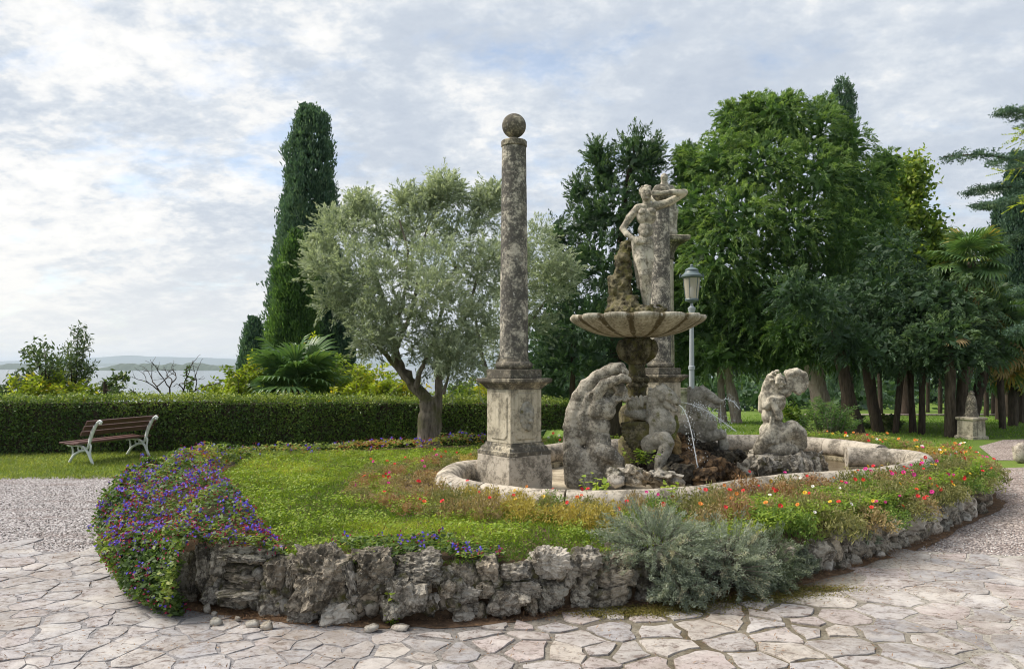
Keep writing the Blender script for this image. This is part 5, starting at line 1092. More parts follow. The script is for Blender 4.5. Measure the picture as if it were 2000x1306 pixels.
tree('big_yew', 'largest tree, a huge light green yew behind the lamp post', 24, 1500,
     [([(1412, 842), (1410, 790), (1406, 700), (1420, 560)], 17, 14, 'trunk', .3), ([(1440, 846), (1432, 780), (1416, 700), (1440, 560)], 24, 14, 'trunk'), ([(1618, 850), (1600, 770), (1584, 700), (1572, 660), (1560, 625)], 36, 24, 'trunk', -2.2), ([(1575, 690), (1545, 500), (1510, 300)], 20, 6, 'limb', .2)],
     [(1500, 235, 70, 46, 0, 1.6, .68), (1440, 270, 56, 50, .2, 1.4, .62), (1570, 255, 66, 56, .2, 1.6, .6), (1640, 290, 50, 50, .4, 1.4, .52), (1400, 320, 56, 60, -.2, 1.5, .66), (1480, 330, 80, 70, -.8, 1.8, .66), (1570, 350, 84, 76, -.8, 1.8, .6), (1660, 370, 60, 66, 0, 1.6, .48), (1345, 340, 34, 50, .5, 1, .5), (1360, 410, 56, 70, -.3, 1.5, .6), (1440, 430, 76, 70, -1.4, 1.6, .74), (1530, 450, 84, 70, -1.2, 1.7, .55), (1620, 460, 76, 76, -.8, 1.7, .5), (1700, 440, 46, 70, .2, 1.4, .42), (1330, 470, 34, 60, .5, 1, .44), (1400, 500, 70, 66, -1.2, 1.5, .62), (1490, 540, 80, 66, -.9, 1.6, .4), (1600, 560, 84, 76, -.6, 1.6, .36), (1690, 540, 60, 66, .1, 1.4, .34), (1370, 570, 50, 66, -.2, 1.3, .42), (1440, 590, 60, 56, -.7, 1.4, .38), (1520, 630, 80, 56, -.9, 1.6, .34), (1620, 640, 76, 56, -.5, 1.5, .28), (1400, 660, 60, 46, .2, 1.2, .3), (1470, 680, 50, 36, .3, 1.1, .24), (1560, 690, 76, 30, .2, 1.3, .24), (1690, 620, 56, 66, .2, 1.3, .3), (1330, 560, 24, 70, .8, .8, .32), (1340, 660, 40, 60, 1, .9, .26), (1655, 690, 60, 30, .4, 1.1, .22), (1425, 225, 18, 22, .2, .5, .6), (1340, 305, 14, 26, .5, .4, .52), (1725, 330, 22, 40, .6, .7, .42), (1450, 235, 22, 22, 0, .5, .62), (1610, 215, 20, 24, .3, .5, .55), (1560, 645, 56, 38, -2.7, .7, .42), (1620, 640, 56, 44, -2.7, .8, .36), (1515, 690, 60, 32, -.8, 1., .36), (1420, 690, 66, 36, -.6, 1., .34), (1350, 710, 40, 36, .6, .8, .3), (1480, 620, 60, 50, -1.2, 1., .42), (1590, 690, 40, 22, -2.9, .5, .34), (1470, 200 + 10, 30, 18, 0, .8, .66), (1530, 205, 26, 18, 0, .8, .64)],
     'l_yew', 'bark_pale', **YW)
tree('broadleaf_tree', 'yellow green broadleaf tree showing behind the right flank of the big yew', 33, 1780,
     [([(1770, 800), (1765, 600), (1755, 420)], 22, 6, 'trunk'), ([(1765, 560), (1790, 440), (1800, 380)], 10, 3, 'limb')],
     [(1750, 350, 36, 36, 0, 1, .62), (1785, 340, 20, 26, 0, .6, .6), (1780, 380, 30, 22, .2, .8, .68), (1740, 420, 50, 40, 0, 1.2, .56), (1790, 450, 44, 36, 0, 1.2, .5), (1820, 490, 44, 40, 0, 1.2, .5), (1760, 510, 50, 50, 0, 1.4, .45), (1850, 520, 40, 40, .3, 1.2, .45), (1800, 560, 60, 50, .3, 1.4, .3)],
     'l_dec', 'bark_dark', ncl=12, nlf=26, cl=.24, L=.20, Wd=.13, droop=.3, spread=.9, out=.4, core=3, coreL=.4, tv=.3, shrink=.9)
RT = dict(YW); RT.update(ncl=14, nlf=34, cl=.36, L=.105, Wd=.032, droop=.4, core=110, coreL=.3)
def slender(label, D, px0, py0, px1, w0, w1, blobs, mat='l_dyew', bark='bark_dark', mid=None):
    pl = [(px0, py0)] + (mid or []) + [(px1, 690), (px1 + (px1 - px0) * .2, 640)]
    return tree('park_tree', label, D, px0, [(pl, w0, w1, 'trunk')], blobs, mat, bark, **RT)
slender('dark park tree whose trunk leans left beside the spiky green shrub', 19.5, 1676, 846, 1640, 30, 20, [(1640, 600, 60, 60, .8, 1.1, .3), (1690, 650, 66, 50, .6, 1.1, .28), (1690, 675, 60, 38, -.6, .8, .32), (1640, 660, 50, 34, -.4, .8, .3), (1640, 650, 50, 30, .8, 1, .22), (1590, 590, 50, 40, -.6, .7, .4), (1550, 570, 46, 46, -.6, .7, .42)], mid=[(1660, 790)])
slender('dark park tree with a slanting trunk, second right of the spiky green shrub', 20, 1717, 845, 1690, 24, 16, [(1720, 560, 60, 66, .4, 1.2, .32), (1750, 640, 66, 56, .2, 1.2, .32), (1745, 680, 56, 38, -.5, .8, .32), (1700, 700, 56, 26, .4, 1, .22), (1740, 490, 50, 50, .8, 1, .34)], mid=[(1702, 780)])
slender('thin dark park tree leaning right, left of a pair of slim trunks', 19.6, 1748, 850, 1763, 12, 10, [(1780, 600, 50, 50, .2, 1, .32), (1795, 690, 50, 34, -.4, .8, .32), (1790, 680, 50, 36, .2, 1, .26)])
slender('slim straight park tree, left one of a close pair', 19.8, 1783, 848, 1776, 13, 9, [(1800, 560, 46, 50, .6, 1, .35), (1820, 640, 50, 50, .3, 1, .34)])
slender('slim straight park tree, right one of a close pair', 19.4, 1800, 850, 1802, 14, 10, [(1840, 580, 46, 46, -.2, .9, .5), (1850, 660, 60, 46, 0, 1, .36), (1870, 610, 50, 50, -.2, .9, .45), (1830, 700, 40, 30, .2, .8, .3)])
for (lab, D, a, ya, b, w, bl) in [
        ('distant park tree behind the slim pair, its bark brownish', 33, 1768, 806, 1770, 8, [(1768, 690, 50, 40, 0, 1.5, .3)]),
        ('distant park tree straight behind the parked car\'s tail', 36, 1836, 806, 1836, 8, [(1836, 690, 50, 46, 0, 1.6, .3)]),
        ('distant thin park tree left of the white car', 38, 1812, 800, 1812, 7, [(1812, 690, 46, 40, 0, 1.6, .26)]),
        ('distant park tree behind the leaning dark trunk', 34, 1720, 806, 1716, 9, [(1716, 690, 50, 40, 0, 1.6, .26)]),
        ('distant stout park tree behind the spiky green shrub', 30, 1662, 806, 1660, 12, [(1655, 690, 60, 40, 0, 1.6, .24)]),
        ('slim trunked tree right of the stone pedestal, on the lawn', 23, 1957, 848, 1955, 9, [(1950, 680, 40, 40, .4, 1, .35)]),
        ('dark distant tree at the right between two pale palm trunks', 30, 1968, 812, 1968, 9, [(1968, 690, 40, 40, .4, 1.2, .3)]),
        ('distant park tree right behind the stone pedestal', 31, 1926, 812, 1924, 10, [(1924, 690, 40, 44, .4, 1.2, .3)]),
        ('distant twin of the tree behind the pedestal, farther right', 33, 1940, 812, 1940, 8, [(1944, 680, 40, 44, .4, 1.2, .26)])]:
    slender(lab, D, a, ya, b, w, w * .8, bl)
tree('holm_oak', 'round dense evergreen tree under the right hand palm crown', 20.5, 1862,
     [([(1890, 852), (1908, 780), (1926, 700), (1925, 640)], 24, 18, 'trunk')],
     [(1820, 610, 50, 46, -1.2, .9, .5), (1845, 660, 50, 46, -2.1, .8, .5), (1880, 690, 44, 34, -2., .7, .45), (1800, 690, 40, 34, -1.6, .7, .4), (1880, 620, 54, 46, -.5, .9, .55), (1850, 660, 60, 46, -.6, .9, .5), (1910, 660, 46, 46, -.3, .8, .5), (1800, 660, 44, 40, 0, .8, .42), (1880, 705, 56, 30, -.2, .8, .38), (1930, 620, 36, 40, 0, .7, .48), (1770, 620, 44, 46, .1, .8, .42), (1900, 570, 40, 30, .4, .8, .4), (1720, 600, 46, 50, .4, .9, .36)],
     'l_dyew', 'bark_dark', **RT)
# dark woods that close the view on the right
def woods():
    lv = Leaves(); n = 125
    for k in range(n):
        px = 1000 + 1150 * RNG.random(); D = 70 + 60 * RNG.random(); X = (px - CX) / F * D; g0 = gz(D, X)
        r = 3 + 3 * RNG.random(); h = RNG.random() * 11
        blob_leaves(lv, (X, D, g0 + h), (r, r, r * .9), 30, 8, .5, .9, .5, .2, .9, .4, (.32, .3), 6, 3., -1)
    return props(lv.build('distant_woods', M['l_dyew']), kind='stuff')
woods()
def under():
    lv = Leaves()
    for k in range(60):
        px = 1380 + 700 * RNG.random(); D = 40 + 24 * RNG.random(); X = (px - CX) / F * D; r = 1.0 + .8 * RNG.random()
        if 1790 < px < 1880 and D < 62: continue
        blob_leaves(lv, (X, D, gz(D, X) + .5), (r * 1.4, r, r), 26, 9, .25, .4, .25, .1, .9, .4, (.35, .3), 5, 1., -.5)
    return props(lv.build('undergrowth', M['l_dyew']), kind='stuff')
under()

# ---- palms
def fan_mesh(seed, R=.55, seg=26, span=5.3, droop=.35):
    r = np.random.default_rng(seed); b = MB(); tone = []
    P = [(0, 0, 0), (.25, 0, .05), (.55, 0, .03)]; b.tube([tuple(p) for p in P], .011, 5); tone += [.6] * len(b.f)
    c = np.array((.55, 0, .03))
    for k in range(seg):
        a = -span / 2 + span * k / (seg - 1); d = np.array((math.cos(a), math.sin(a), 0)); L = R * (.62 + .38 * math.cos(a * .5)) * (.9 + .2 * r.random())
        w = .017 + .01 * math.cos(a * .5); sd_ = np.array((-d[1], d[0], 0)); q = []
        for u, ww, dz in ((.05, .5, .0), (.45, 1., .03), (.8, .75, -.0 - droop * .12), (1., .1, -droop * .35 * (1 + .6 * r.random()))):
            p = c + d * L * u * (1 if u < .9 else .96) + np.array((0, 0, dz * R * 1.6)); q += [p - sd_ * w * ww * 1.35, p + np.array((0, 0, -.012)), p + sd_ * w * ww * 1.35]
        Fs = []
        for i in range(3): Fs += [(i * 3, i * 3 + 1, i * 3 + 4, i * 3 + 3), (i * 3 + 1, i * 3 + 2, i * 3 + 5, i * 3 + 4)]
        b.add(q, Fs); tone += [.45 + .25 * r.random()] * len(Fs)
    me = b.mesh('frond', False); a = me.attributes.new('tone', 'FLOAT', 'FACE'); a.data.foreach_set('value', tone); return me
def dead_tone(me, t0):
    me = me.copy(); a = me.attributes['tone']; a.data.foreach_set('value', np.clip(t0 + .1 * RNG.normal(size=len(me.polygons)), 0, 1).astype(np.float32)); return me
FAN = [fan_mesh(k) for k in range(4)]; FANY = [dead_tone(f, .93) for f in FAN]; FANO = [dead_tone(f, .76) for f in FAN]
def palm(label, D, px, py_base, py_crown, n, R, trunk_w=.1, px_crown=None, el=(-60, 80), yellow=.0, skirt=0, bend=None):
    B = W(px, 712, D); B[2] = gz(D, B[0]); t = thing('fan_palm', label, 'palm', tuple(B), 0, 'fan palms'); Cc = W(px_crown or px, py_crown, D) - B
    mb = MB(); P = [np.array((0, 0, -.05))] + ([W(*bend, D) - B] if bend else []) + [Cc]; branch_tube(mb, P, trunk_w * 1.1, trunk_w * .9, 10, .02); mb.build('trunk', M['bark_palm'], t, angle=80)
    for k in range(n):
        u = (k + .5) / n; e = rad(el[1] + (el[0] - el[1]) * u ** .8 + RNG.normal() * 6); az = k * 2.399 + RNG.normal() * .15
        low = u > .66; f = FANY[k % 4] if (low and RNG.random() < yellow) else (FANO[k % 4] if RNG.random() < .15 + yellow * .3 else FAN[k % 4])
        o = link('frond', f, M['l_palm'], t); o.location = tuple(Cc + (0, 0, .02 * RNG.random())); o.rotation_euler = (RNG.normal() * .25, -e, az); sc = R * (.85 + .3 * RNG.random()); o.scale = (sc, sc, sc)
    for k in range(skirt):
        o = link('dead_frond', FANY[k % 4], M['p_tan'], t); o.location = tuple(Cc - (0, 0, .12 + .25 * RNG.random())); o.rotation_euler = (RNG.normal() * .3, rad(68 + 14 * RNG.random()), k * 2.4); sc = R * .75; o.scale = (sc, sc, sc)
    return t
palm('low bushy fan palm showing over the hedge, left of the olive tree', 18.5, 580, 800, 762, 26, 1.3, .13, el=(-15, 85), yellow=-1)
palm('tall fan palm at the right with yellowing lower fronds and a dead skirt', 19.5, 1872, 862, 512, 34, .95, .13, 1897, (-70, 85), .3, 22, (1888, 700))
palm('fan palm below and right of the tall one, drooping over the lawn', 21, 1958, 850, 655, 24, 1.15, .09, 1950, (-65, 75), .45, 4)
palm('fan palm with a pale spotted trunk at the picture\'s right edge', 22, 1978, 828, 690, 24, 1.15, .12, 1984, (-70, 75), .5, 4)
palm('stout trunked fan palm rising from the near lawn beside the pedestal', 18.6, 1856, 862, 655, 9, .6, .12, 1856, (-40, 70), .2, 0)
palm('small drooping fan palm half hidden by the round evergreen', 20, 1880, 860, 600, 12, .8, .12, 1938, (-60, 70), .6, 0, (1886, 720))

# ---- cedar boughs from the right
def cedar():
    D = 15.; B = W(2120, 712, D) * (1, 1, 0); t = thing('cedar_tree', 'cedar reaching in from the right with flat layered dark boughs', 'cedar', tuple(B)); mb = MB()
    branch_tube(mb, [np.array((0, 0, -.05)), W(2115, 500, D) - B, W(2110, 100, D) - B], .3, .1, 10); mb.build('trunk', M['bark_dark'], t)
    lv = Leaves()
    for P, r in (([(2112, 330), (2040, 310), (1980, 312), (1920, 300), (1842, 306)], .05), ([(2112, 300), (2050, 240), (2000, 218), (1950, 214)], .05), ([(2112, 400), (2040, 372), (1990, 362), (1940, 368), (1890, 372)], .045), ([(2112, 400), (2040, 385), (1990, 386), (1945, 400), (1905, 398)], .04), ([(2112, 470), (2060, 440), (2000, 455), (1985, 470)], .04), ([(2112, 560), (2060, 540), (2010, 560), (1985, 575)], .04), ([(2112, 640), (2060, 620), (2000, 640), (1975, 655)], .04)):
        mb = MB(); Q = branch_tube(mb, [W(a, b, D + RNG.normal() * .25) - B for a, b in P], r, .008, 6); mb.build('bough', M['bark_dark'], t)
        m = len(Q)
        for k in range(110):
            u = .25 + .75 * RNG.random(); i = min(m - 2, int(u * (m - 1))); side = RNG.choice([-1, 1]); wd = .42 * (1.15 - u) + .08
            c = Q[i] + np.array((-.15 * RNG.random(), side * wd * RNG.random() * 1.3, .04 * RNG.normal() - .03)); k2 = 34
            lv.add(c + RNG.normal(size=(k2, 3)) * np.array((.055, .055, .018)), rnd(k2) + np.array((-.4, 0, .35)), .055, .016, .4 + .25 * RNG.normal() + .1 * RNG.normal(size=k2))
    lv.build('needles', M['l_cyp'], t)
cedar()
def acacia():
    D = 11.; B = W(2150, 712, D) * (1, 1, 0); t = thing('young_locust_tree', 'bright lime leafed branches poking in at the upper right edge', 'tree', tuple(B)); mb = MB()
    branch_tube(mb, [np.array((0, 0, -.05)), W(2140, 500, D) - B, W(2120, 250, D) - B], .08, .03, 8); mb.build('trunk', M['bark_olive_thin'], t); lv = Leaves()
    for P in ([(2125, 330), (2040, 290), (1985, 268)], [(2125, 330), (2030, 320), (1962, 335)], [(2125, 400), (2040, 395), (1985, 400)], [(2120, 260), (2040, 240), (1990, 262)]):
        mb = MB(); Q = branch_tube(mb, [W(a, b, D) - B for a, b in P], .02, .003, 5); mb.build('limb', M['bark_olive_thin'], t)
        for q in Q[len(Q) // 3:]:
            for _ in range(2):
                d = unit(np.array((-.7, RNG.normal() * .6, RNG.normal() * .5 - .25)))
                for k in range(9):
                    for sgn in (-1, 1):
                        pr = unit(np.cross(d, (0, 0, 1.))); lv.add((q + d * (.02 + .026 * k) + pr * sgn * .018)[None], (pr * sgn + d * .4)[None], .045, .02, .5 + .2 * RNG.normal())
    lv.build('leaves', M['l_lime'], t)
acacia()

# ---- growth behind the hedge on the lake side
def shoots(name, label, D, px, top, w, n, mat, L=.10, Wd=.035, base=790, group=None, cat='shrub', pinn=True, stems=True, lean=.25, leaves=26):
    s = D / F; B = W(px, 712, D); B[2] = min(0., CAM_H + (HY - 860) * s); t = thing(name, label, cat, tuple(B), 0, group); lv = Leaves(); mb = MB()
    H = CAM_H + (HY - top) * s - B[2]
    for k in range(n):
        u = (RNG.random() - .5) * 2; x = u * w * s / 2; h = H * (1 - .5 * abs(u) ** 1.5) * (.62 + .38 * RNG.random()); y = RNG.normal() * .35
        P = np.array([(x * .35, y * .4, 0), (x * .7, y * .8, h * .5), (x + lean * RNG.normal() * .4, y, h * .85), (x * 1.1 + lean * RNG.normal(), y, h)])
        Q = branch_tube(mb, P, .014, .003, 4)
        tt = np.linspace(.3, 1, leaves); pts = np.stack([np.interp(tt * (len(Q) - 1), range(len(Q)), Q[:, j]) for j in range(3)], -1); m = len(pts); tn = .5 + .22 * RNG.normal()
        for rep in range(3):
            A = rnd(m) * np.array((1, 1, .4)) + np.array((0, 0, .15)); lv.add(pts + unit(A) * L * .5 + RNG.normal(size=(m, 3)) * .02, A, L * (.6 + .6 * RNG.random(m)), Wd, tn + .25 * tt - .15 + .12 * RNG.normal(size=m))
    mb.build('stems', M['bark_olive_thin'], t); lv.build('leaves', M[mat], t); return t
for (lab, D, px, top, w, n, mat) in [
        ('lime green shrub over the hedge under the dark treelet, far left', 17.5, 90, 722, 90, 34, 'l_lime'), ('yellowish feathery shrub over the hedge at the left of the treelet', 17.2, 75, 728, 40, 22, 'l_lime'), ('lime shoots over the hedge right of the dark treelet', 17.6, 150, 735, 70, 26, 'l_lime'), ('low leafy shrub at the picture\'s left edge over the hedge', 17.8, 15, 740, 80, 24, 'l_dark'),
        ('small yellow green shrub right of the bare branches', 17.6, 440, 738, 60, 26, 'l_lime'), ('bright lime shrub between the bare branches and the fan palm', 18.5, 490, 690, 70, 44, 'l_lime'), ('tall lime shoots behind the fan palm\'s crown', 20.5, 605, 655, 60, 30, 'l_lime'),
        ('mid green shrub right behind the fan palm', 20, 650, 690, 80, 44, 'l_dec'), ('lime yellow shrub over the hedge right of the fan palm', 18.2, 705, 715, 80, 44, 'l_lime'), ('orange tipped yellow shrub over the hedge left of the olive trunk', 18.0, 760, 725, 70, 40, 'l_lime'), ('low green shrub over the hedge right of the olive trunk', 18.3, 900, 750, 70, 40, 'l_dec'), ('lime shrub over the hedge just left of the ball column', 18.6, 938, 742, 46, 26, 'l_lime'), ('low yellow green shrub right under the leaning olive trunk', 18.2, 800, 745, 60, 34, 'l_lime')]:
    shoots('wild_shrub', lab, D, px, top - 8, w * 1.1, int(n * 1.9), mat, .125, .05, group='wild shrubs beyond the hedge')
shoots('upright_sapling', 'thin upright sapling with small leaves between the bare branches and lime shrub', 17.2, 385, 690, 36, 6, 'l_dec', .07, .05, lean=.08, leaves=24, cat='sapling')
def treelet(label, D, base, P, mat, group=None, L=.13, Wd=.05, nl=46, cl=.13):
    B = W(base, 712, D); B[2] = -.6; t = thing('small_tree', label, 'small tree', tuple(B), 0, group); lv = Leaves(); mb = MB(); tk = MB()
    branch_tube(tk, [np.zeros(3), W(base, 800, D) - B, W(base, 745, D) - B], .06, .035, 7); tk.build('trunk', M['bark_dark'], t)
    for path in P:
        Q = branch_tube(mb, [W(base, 760, D) - B] + [W(a, b, D + RNG.normal() * .3) - B for a, b in path], .025, .004, 5)
        for q in Q[len(Q) // 3:]:
            m = nl // 2; A = rnd(m) + np.array((0, 0, -.35)); lv.add(q + RNG.normal(size=(m, 3)) * cl, A, L * (.6 + .7 * RNG.random(m)), Wd, .45 + .25 * RNG.normal(size=m))
    mb.build('branches', M['bark_dark'], t); lv.build('leaves', M[mat], t)
treelet('dark two topped young conifer standing over the hedge at far left', 18, 140, [[(150, 700), (153, 640)], [(140, 720), (132, 680)], [(160, 710), (167, 655)], [(120, 730), (118, 700)], [(165, 740), (176, 715)], [(110, 750), (108, 730)], [(150, 745), (150, 700)]], 'l_dark', L=.12, Wd=.03, nl=110, cl=.09)
treelet('loose leaved bushy young tree left of the dark conifer', 17.4, 88, [[(80, 710), (60, 680)], [(90, 700), (85, 675)], [(100, 720), (108, 700)], [(60, 730), (40, 735)], [(70, 690), (55, 690)], [(85, 740), (110, 740)], [(30, 745), (10, 755)], [(60, 745), (30, 765)]], 'l_dark', L=.13, Wd=.055, nl=34, cl=.11)
treelet('small tree with drooping leaves left of the bare branches', 17.3, 205, [[(215, 750), (240, 728), (248, 742)], [(215, 755), (226, 735)], [(225, 765), (240, 755)], [(235, 775), (255, 772)], [(205, 760), (205, 742)]], 'l_dark', L=.14, Wd=.06, nl=20, cl=.06)
def bare():
    D = 17.; B = W(340, 712, D); B[2] = -.4; t = thing('bare_shrub', 'leafless shrub with dark forking branches in front of the lake', 'shrub', tuple(B)); mb = MB()
    def grow(p, d, L, r, k):
        n = 4; pts = [p]
        for i in range(n): d = unit(d + RNG.normal(size=3) * np.array((.2, .2, .14))); pts.append(pts[-1] + d * L / n)
        mb.tube([tuple(q) for q in pts], list(np.linspace(r, r * .6, n + 1)), 5)
        if k:
            for i in range(2 + (k > 2)):
                dd = unit(d + RNG.normal(size=3) * np.array((.75, .6, .4)) + np.array((0, 0, .15))); grow(pts[-1 - (i % 2)], dd, L * (.6 + .25 * RNG.random()), r * .6, k - 1)
    grow(np.zeros(3), np.array((.0, 0, 1.)), 1.3, .035, 0)
    for d in ((-.7, 0, .8), (.55, 0, .9), (-.25, .2, 1), (.85, 0, .5), (-1., 0, .35)): grow(np.array((.1 * d[0], 0, 1.28)), unit(np.array(d, float)), .5, .024, 3)
    mb.build('branches', M['bark_dark'], t)
bare()
shoots('spiky_shrub', 'spiky dark green evergreen shrub at the foot of the pale leaning trunk', 17.4, 1615, 772, 96, 70, 'l_yew', .10, .018, cat='shrub', lean=.12, leaves=22)
shoots('wild_shrub', 'dark leafy undergrowth shrub between the slanting park trunks', 20.5, 1735, 800, 60, 16, 'l_dark', .12, .07, group='wild shrubs in the park')
shoots('wild_shrub', 'green leafy shrub against the rocks behind the upright merman', 18.5, 1545, 780, 50, 20, 'l_dec', .10, .06, group='wild shrubs in the park')

# ------------------------------------------------------------------ the island's planting
def tang(i): d = OUT[(i + 1) % nO] - OUT[(i - 1) % nO]; return d / np.linalg.norm(d)
OT = np.array([tang(i) for i in range(nO)]); ctr = OUT.mean(0)
ON = np.stack([OT[:, 1], -OT[:, 0]], -1); ON *= np.sign(((OUT - ctr) * ON).sum(1, keepdims=True))      # outward normals
dBAS = lambda P: dpoly(P, BAS)
LW_IN = np.array([Gd(px, py, .45)[:2] for px, py in [(562, 1078), (520, 1040), (480, 1000), (452, 960), (430, 930), (440, 908), (490, 890), (600, 880), (750, 872), (900, 867), (960, 862)]])
def leadwort_zone(P):
    """True where the blue leadwort grows: between the inner line and the outline, on the left and far side"""
    poly = np.concatenate([LW_IN, [(-.2, 13.4), (-.7, 13.2), (-2, 12.9), (-3.3, 12.25), (-4.2, 11.1), (-4.45, 9.8), (-4.1, 8.25), (-3.45, 6.9), (-2.9, 6.0), (-2.45, 5.45), (-1.75, 5.3)]])
    return inside(P, poly) | ((((P[:, 0] + .66) / .62) ** 2 + ((P[:, 1] - 5.42) / .15) ** 2 < 1 + .5 * vnoise(np.column_stack([P * 4, P[:, 0] * 0]))) & inside(P, OUT))
def sample_box(n, lo, hi): return np.array(lo) + (np.array(hi) - np.array(lo)) * RNG.random((n, 2))

# blue leadwort: one low sprawling mass nobody could count
def leadwort():
    lv, fb, fc = Leaves(), Leaves(), Leaves()
    P = sample_box(170000, (-5, 5.2), (0, 13.5)); P = P[leadwort_zone(P)]; w = 1 / (P[:, 1] / 6.) ** 1.6; P = P[RNG.random(len(P)) < w * .8]; n = len(P)
    de = np.minimum(dpoly(P, OUT), .5); di = np.minimum(dpoly(P, LW_IN, False), .5)
    mound = np.where((P[:, 0] > -1.42) & (P[:, 1] < 6), .5, 1.) * (.11 + .24 * np.minimum(de / .3, 1) * .6) * np.minimum(di / .22 + .25, 1) * np.where(P[:, 1] > 10.5, .75, 1.05) * (1 + .4 * vnoise(np.column_stack([P * 2.1, P[:, 0] * 0])) + .22 * vnoise(np.column_stack([P * 6, P[:, 0] * 0])))
    z = bed_z(P[:, 0], P[:, 1]) + mound * (1 - .35 * RNG.random(n) ** 2); C = np.column_stack([P, z]); tn = .42 + .3 * vnoise(C * 2.7) + .13 * RNG.normal(size=n) + .12 * (P[:, 1] > 9.) + .13 * np.clip((P[:, 1] - 7) / 2, 0, 1)
    # the skirt that hangs over the wall on the left
    lim = [i for i in range(nO) if (OUT[i, 0] < -2.0 and OUT[i, 1] < 11.5)]
    m = 26000; ii = RNG.choice(lim, m); hh = RNG.random(m); bul = .10 + .22 * np.sin(np.clip(hh, 0, 1) * 2.6) * (1 + .5 * vnoise(np.column_stack([OUT[ii] * 2.6, hh * 1.5]))) + .12 * (1 - hh) * (OUT[ii, 1] < 6.6)
    Q = OUT[ii] + ON[ii] * (bul * (1 - .25 * RNG.random(m) ** 2))[:, None] + RNG.normal(size=(m, 2)) * .03; zz = .02 + hh * (.56 + .08 * vnoise(np.column_stack([OUT[ii] * 3, hh])))
    kp = (RNG.random(m) < np.clip(1.25 * (6.5 / Q[:, 1]) ** 1.3, 0, 1)) & ~((Q[:, 0] > -2.28) & (Q[:, 1] < 5.75)); C2 = np.column_stack([Q, zz])[kp]; N2 = np.column_stack([ON[ii], np.full(m, .5)])[kp]
    t2 = (.34 + .3 * vnoise(C2 * 3.1) + .12 * RNG.normal(size=len(C2)))
    CC = np.concatenate([C, C2]); NN = unit(np.concatenate([np.tile((0, 0, 1.), (n, 1)), N2]) + .65 * rnd(n + len(C2))); k = len(CC)
    A = rnd(k) * np.array((1, 1, .35)) + np.array((0, 0, -.1)); Ls = np.where(CC[:, 1] < 8, .042, .05)
    lv.add(CC, A, Ls * (.6 + .8 * RNG.random(k)), Ls * .62, np.concatenate([tn, t2]), NN)
    # flower heads: a few blue petals with dark red calyces, mostly on the tops and outer edge
    pf = .025 + .15 * np.clip(vnoise(CC * 2.6) * 1.2 + .3, 0, 1) * np.clip(.35 + vnoise(CC * 7.) * 1.3, 0, 1.2) + .02 * (CC[:, 2] > .55); pf = np.where(CC[:, 1] > 9.5, pf * .5, pf); pf = np.where((CC[:, 2] < .42) & (CC[:, 1] < 7.2), pf * .35, pf)
    F_ = CC[RNG.random(k) < pf] + np.array((0, 0, .018)); f = len(F_); print('leadwort', k, f)
    for rep in range(4):
        fb.add(F_ + RNG.normal(size=(f, 3)) * .012, rnd(f), .024 * (F_[:, 1] / 6.5) ** .5, .021 * (F_[:, 1] / 6.5) ** .5, .5 + .25 * RNG.normal(size=f), unit(np.array((0, -.5, .6)) + .5 * rnd(f)))
    g = F_[RNG.random(f) < .8]; f2 = len(g)
    for rep in range(7): fc.add(g + RNG.normal(size=(f2, 3)) * .026 - np.array((0, 0, .012)), rnd(f2) + np.array((0, 0, .5)), .026, .013, .5 + .3 * RNG.normal(size=f2))
    o = props(lv.build('leadwort_cover', M['l_lead']), kind='stuff'); props(fb.build('leadwort_flowers', M['f_blue']), kind='stuff'); props(fc.build('leadwort_buds', M['f_calyx']), kind='stuff')
leadwort()

# moss roses round the rim: each clump a plant with its own flowers
def clump_mesh(seed, n=900, flatten=.75):
    global RNG
    keep = RNG; RNG = np.random.default_rng(seed); lv = Leaves(); d = rnd(70); d[:, 2] = np.abs(d[:, 2]) * .9 + .05; d = unit(d); k = RNG.integers(0, 70, n)
    r = .3 + .7 * RNG.random(n) ** .6; C = d[k] * r[:, None] * np.array((1, 1, flatten)) + RNG.normal(size=(n, 3)) * .07; C[:, 2] = np.abs(C[:, 2])
    lv.add(C, d[k] * .55 + rnd(n) * .95 + np.array((0, 0, .12)), .15 * (.5 + .9 * RNG.random(n)), .034 + .03 * RNG.random(n), .3 + .45 * r + .2 * RNG.normal(size=n) - .1 * (C[:, 2] < .2)); me = lv.mesh('foliage'); RNG = keep; return me
CL = [clump_mesh(k) for k in range(7)]
CLM = {}
def clump_of(kind):
    i = int(RNG.integers(0, 7)); key = (kind, i)
    if key not in CLM: me = CL[i].copy(); me.materials.append(M['p_' + kind]); CLM[key] = me
    return CLM[key]
def rosette(col):
    b = MB(); V = [(0, 0, .10)]; Fs = []
    for ring, (R, z, n) in enumerate(((1., .25, 7), (.62, .42, 7))):
        for k in range(n):
            a = 6.283 * (k + ring * .5) / n; c, s = math.cos(a), math.sin(a); e = .42; i = len(V)
            V += [(R * .35 * c - e * .5 * s, R * .35 * s + e * .5 * c, .12), (R * c - e * s, R * s + e * c, z), (R * c + e * s, R * s - e * c, z + .03), (R * .35 * c + e * .5 * s, R * .35 * s - e * .5 * c, .12)]
            Fs += [(i, i + 1, i + 2, i + 3)]
    b.add(V, Fs); me = b.mesh('flower', False); me.materials.append(M['f_' + col]); return me
FLW = {c: rosette(c) for c in ('red', 'scarlet', 'magenta', 'yellow', 'white', 'orange')}
KIND = {'straw': 'straw yellow', 'tan': 'dry tan', 'olive': 'olive green', 'green': 'fresh green', 'rust': 'rusty pink'}
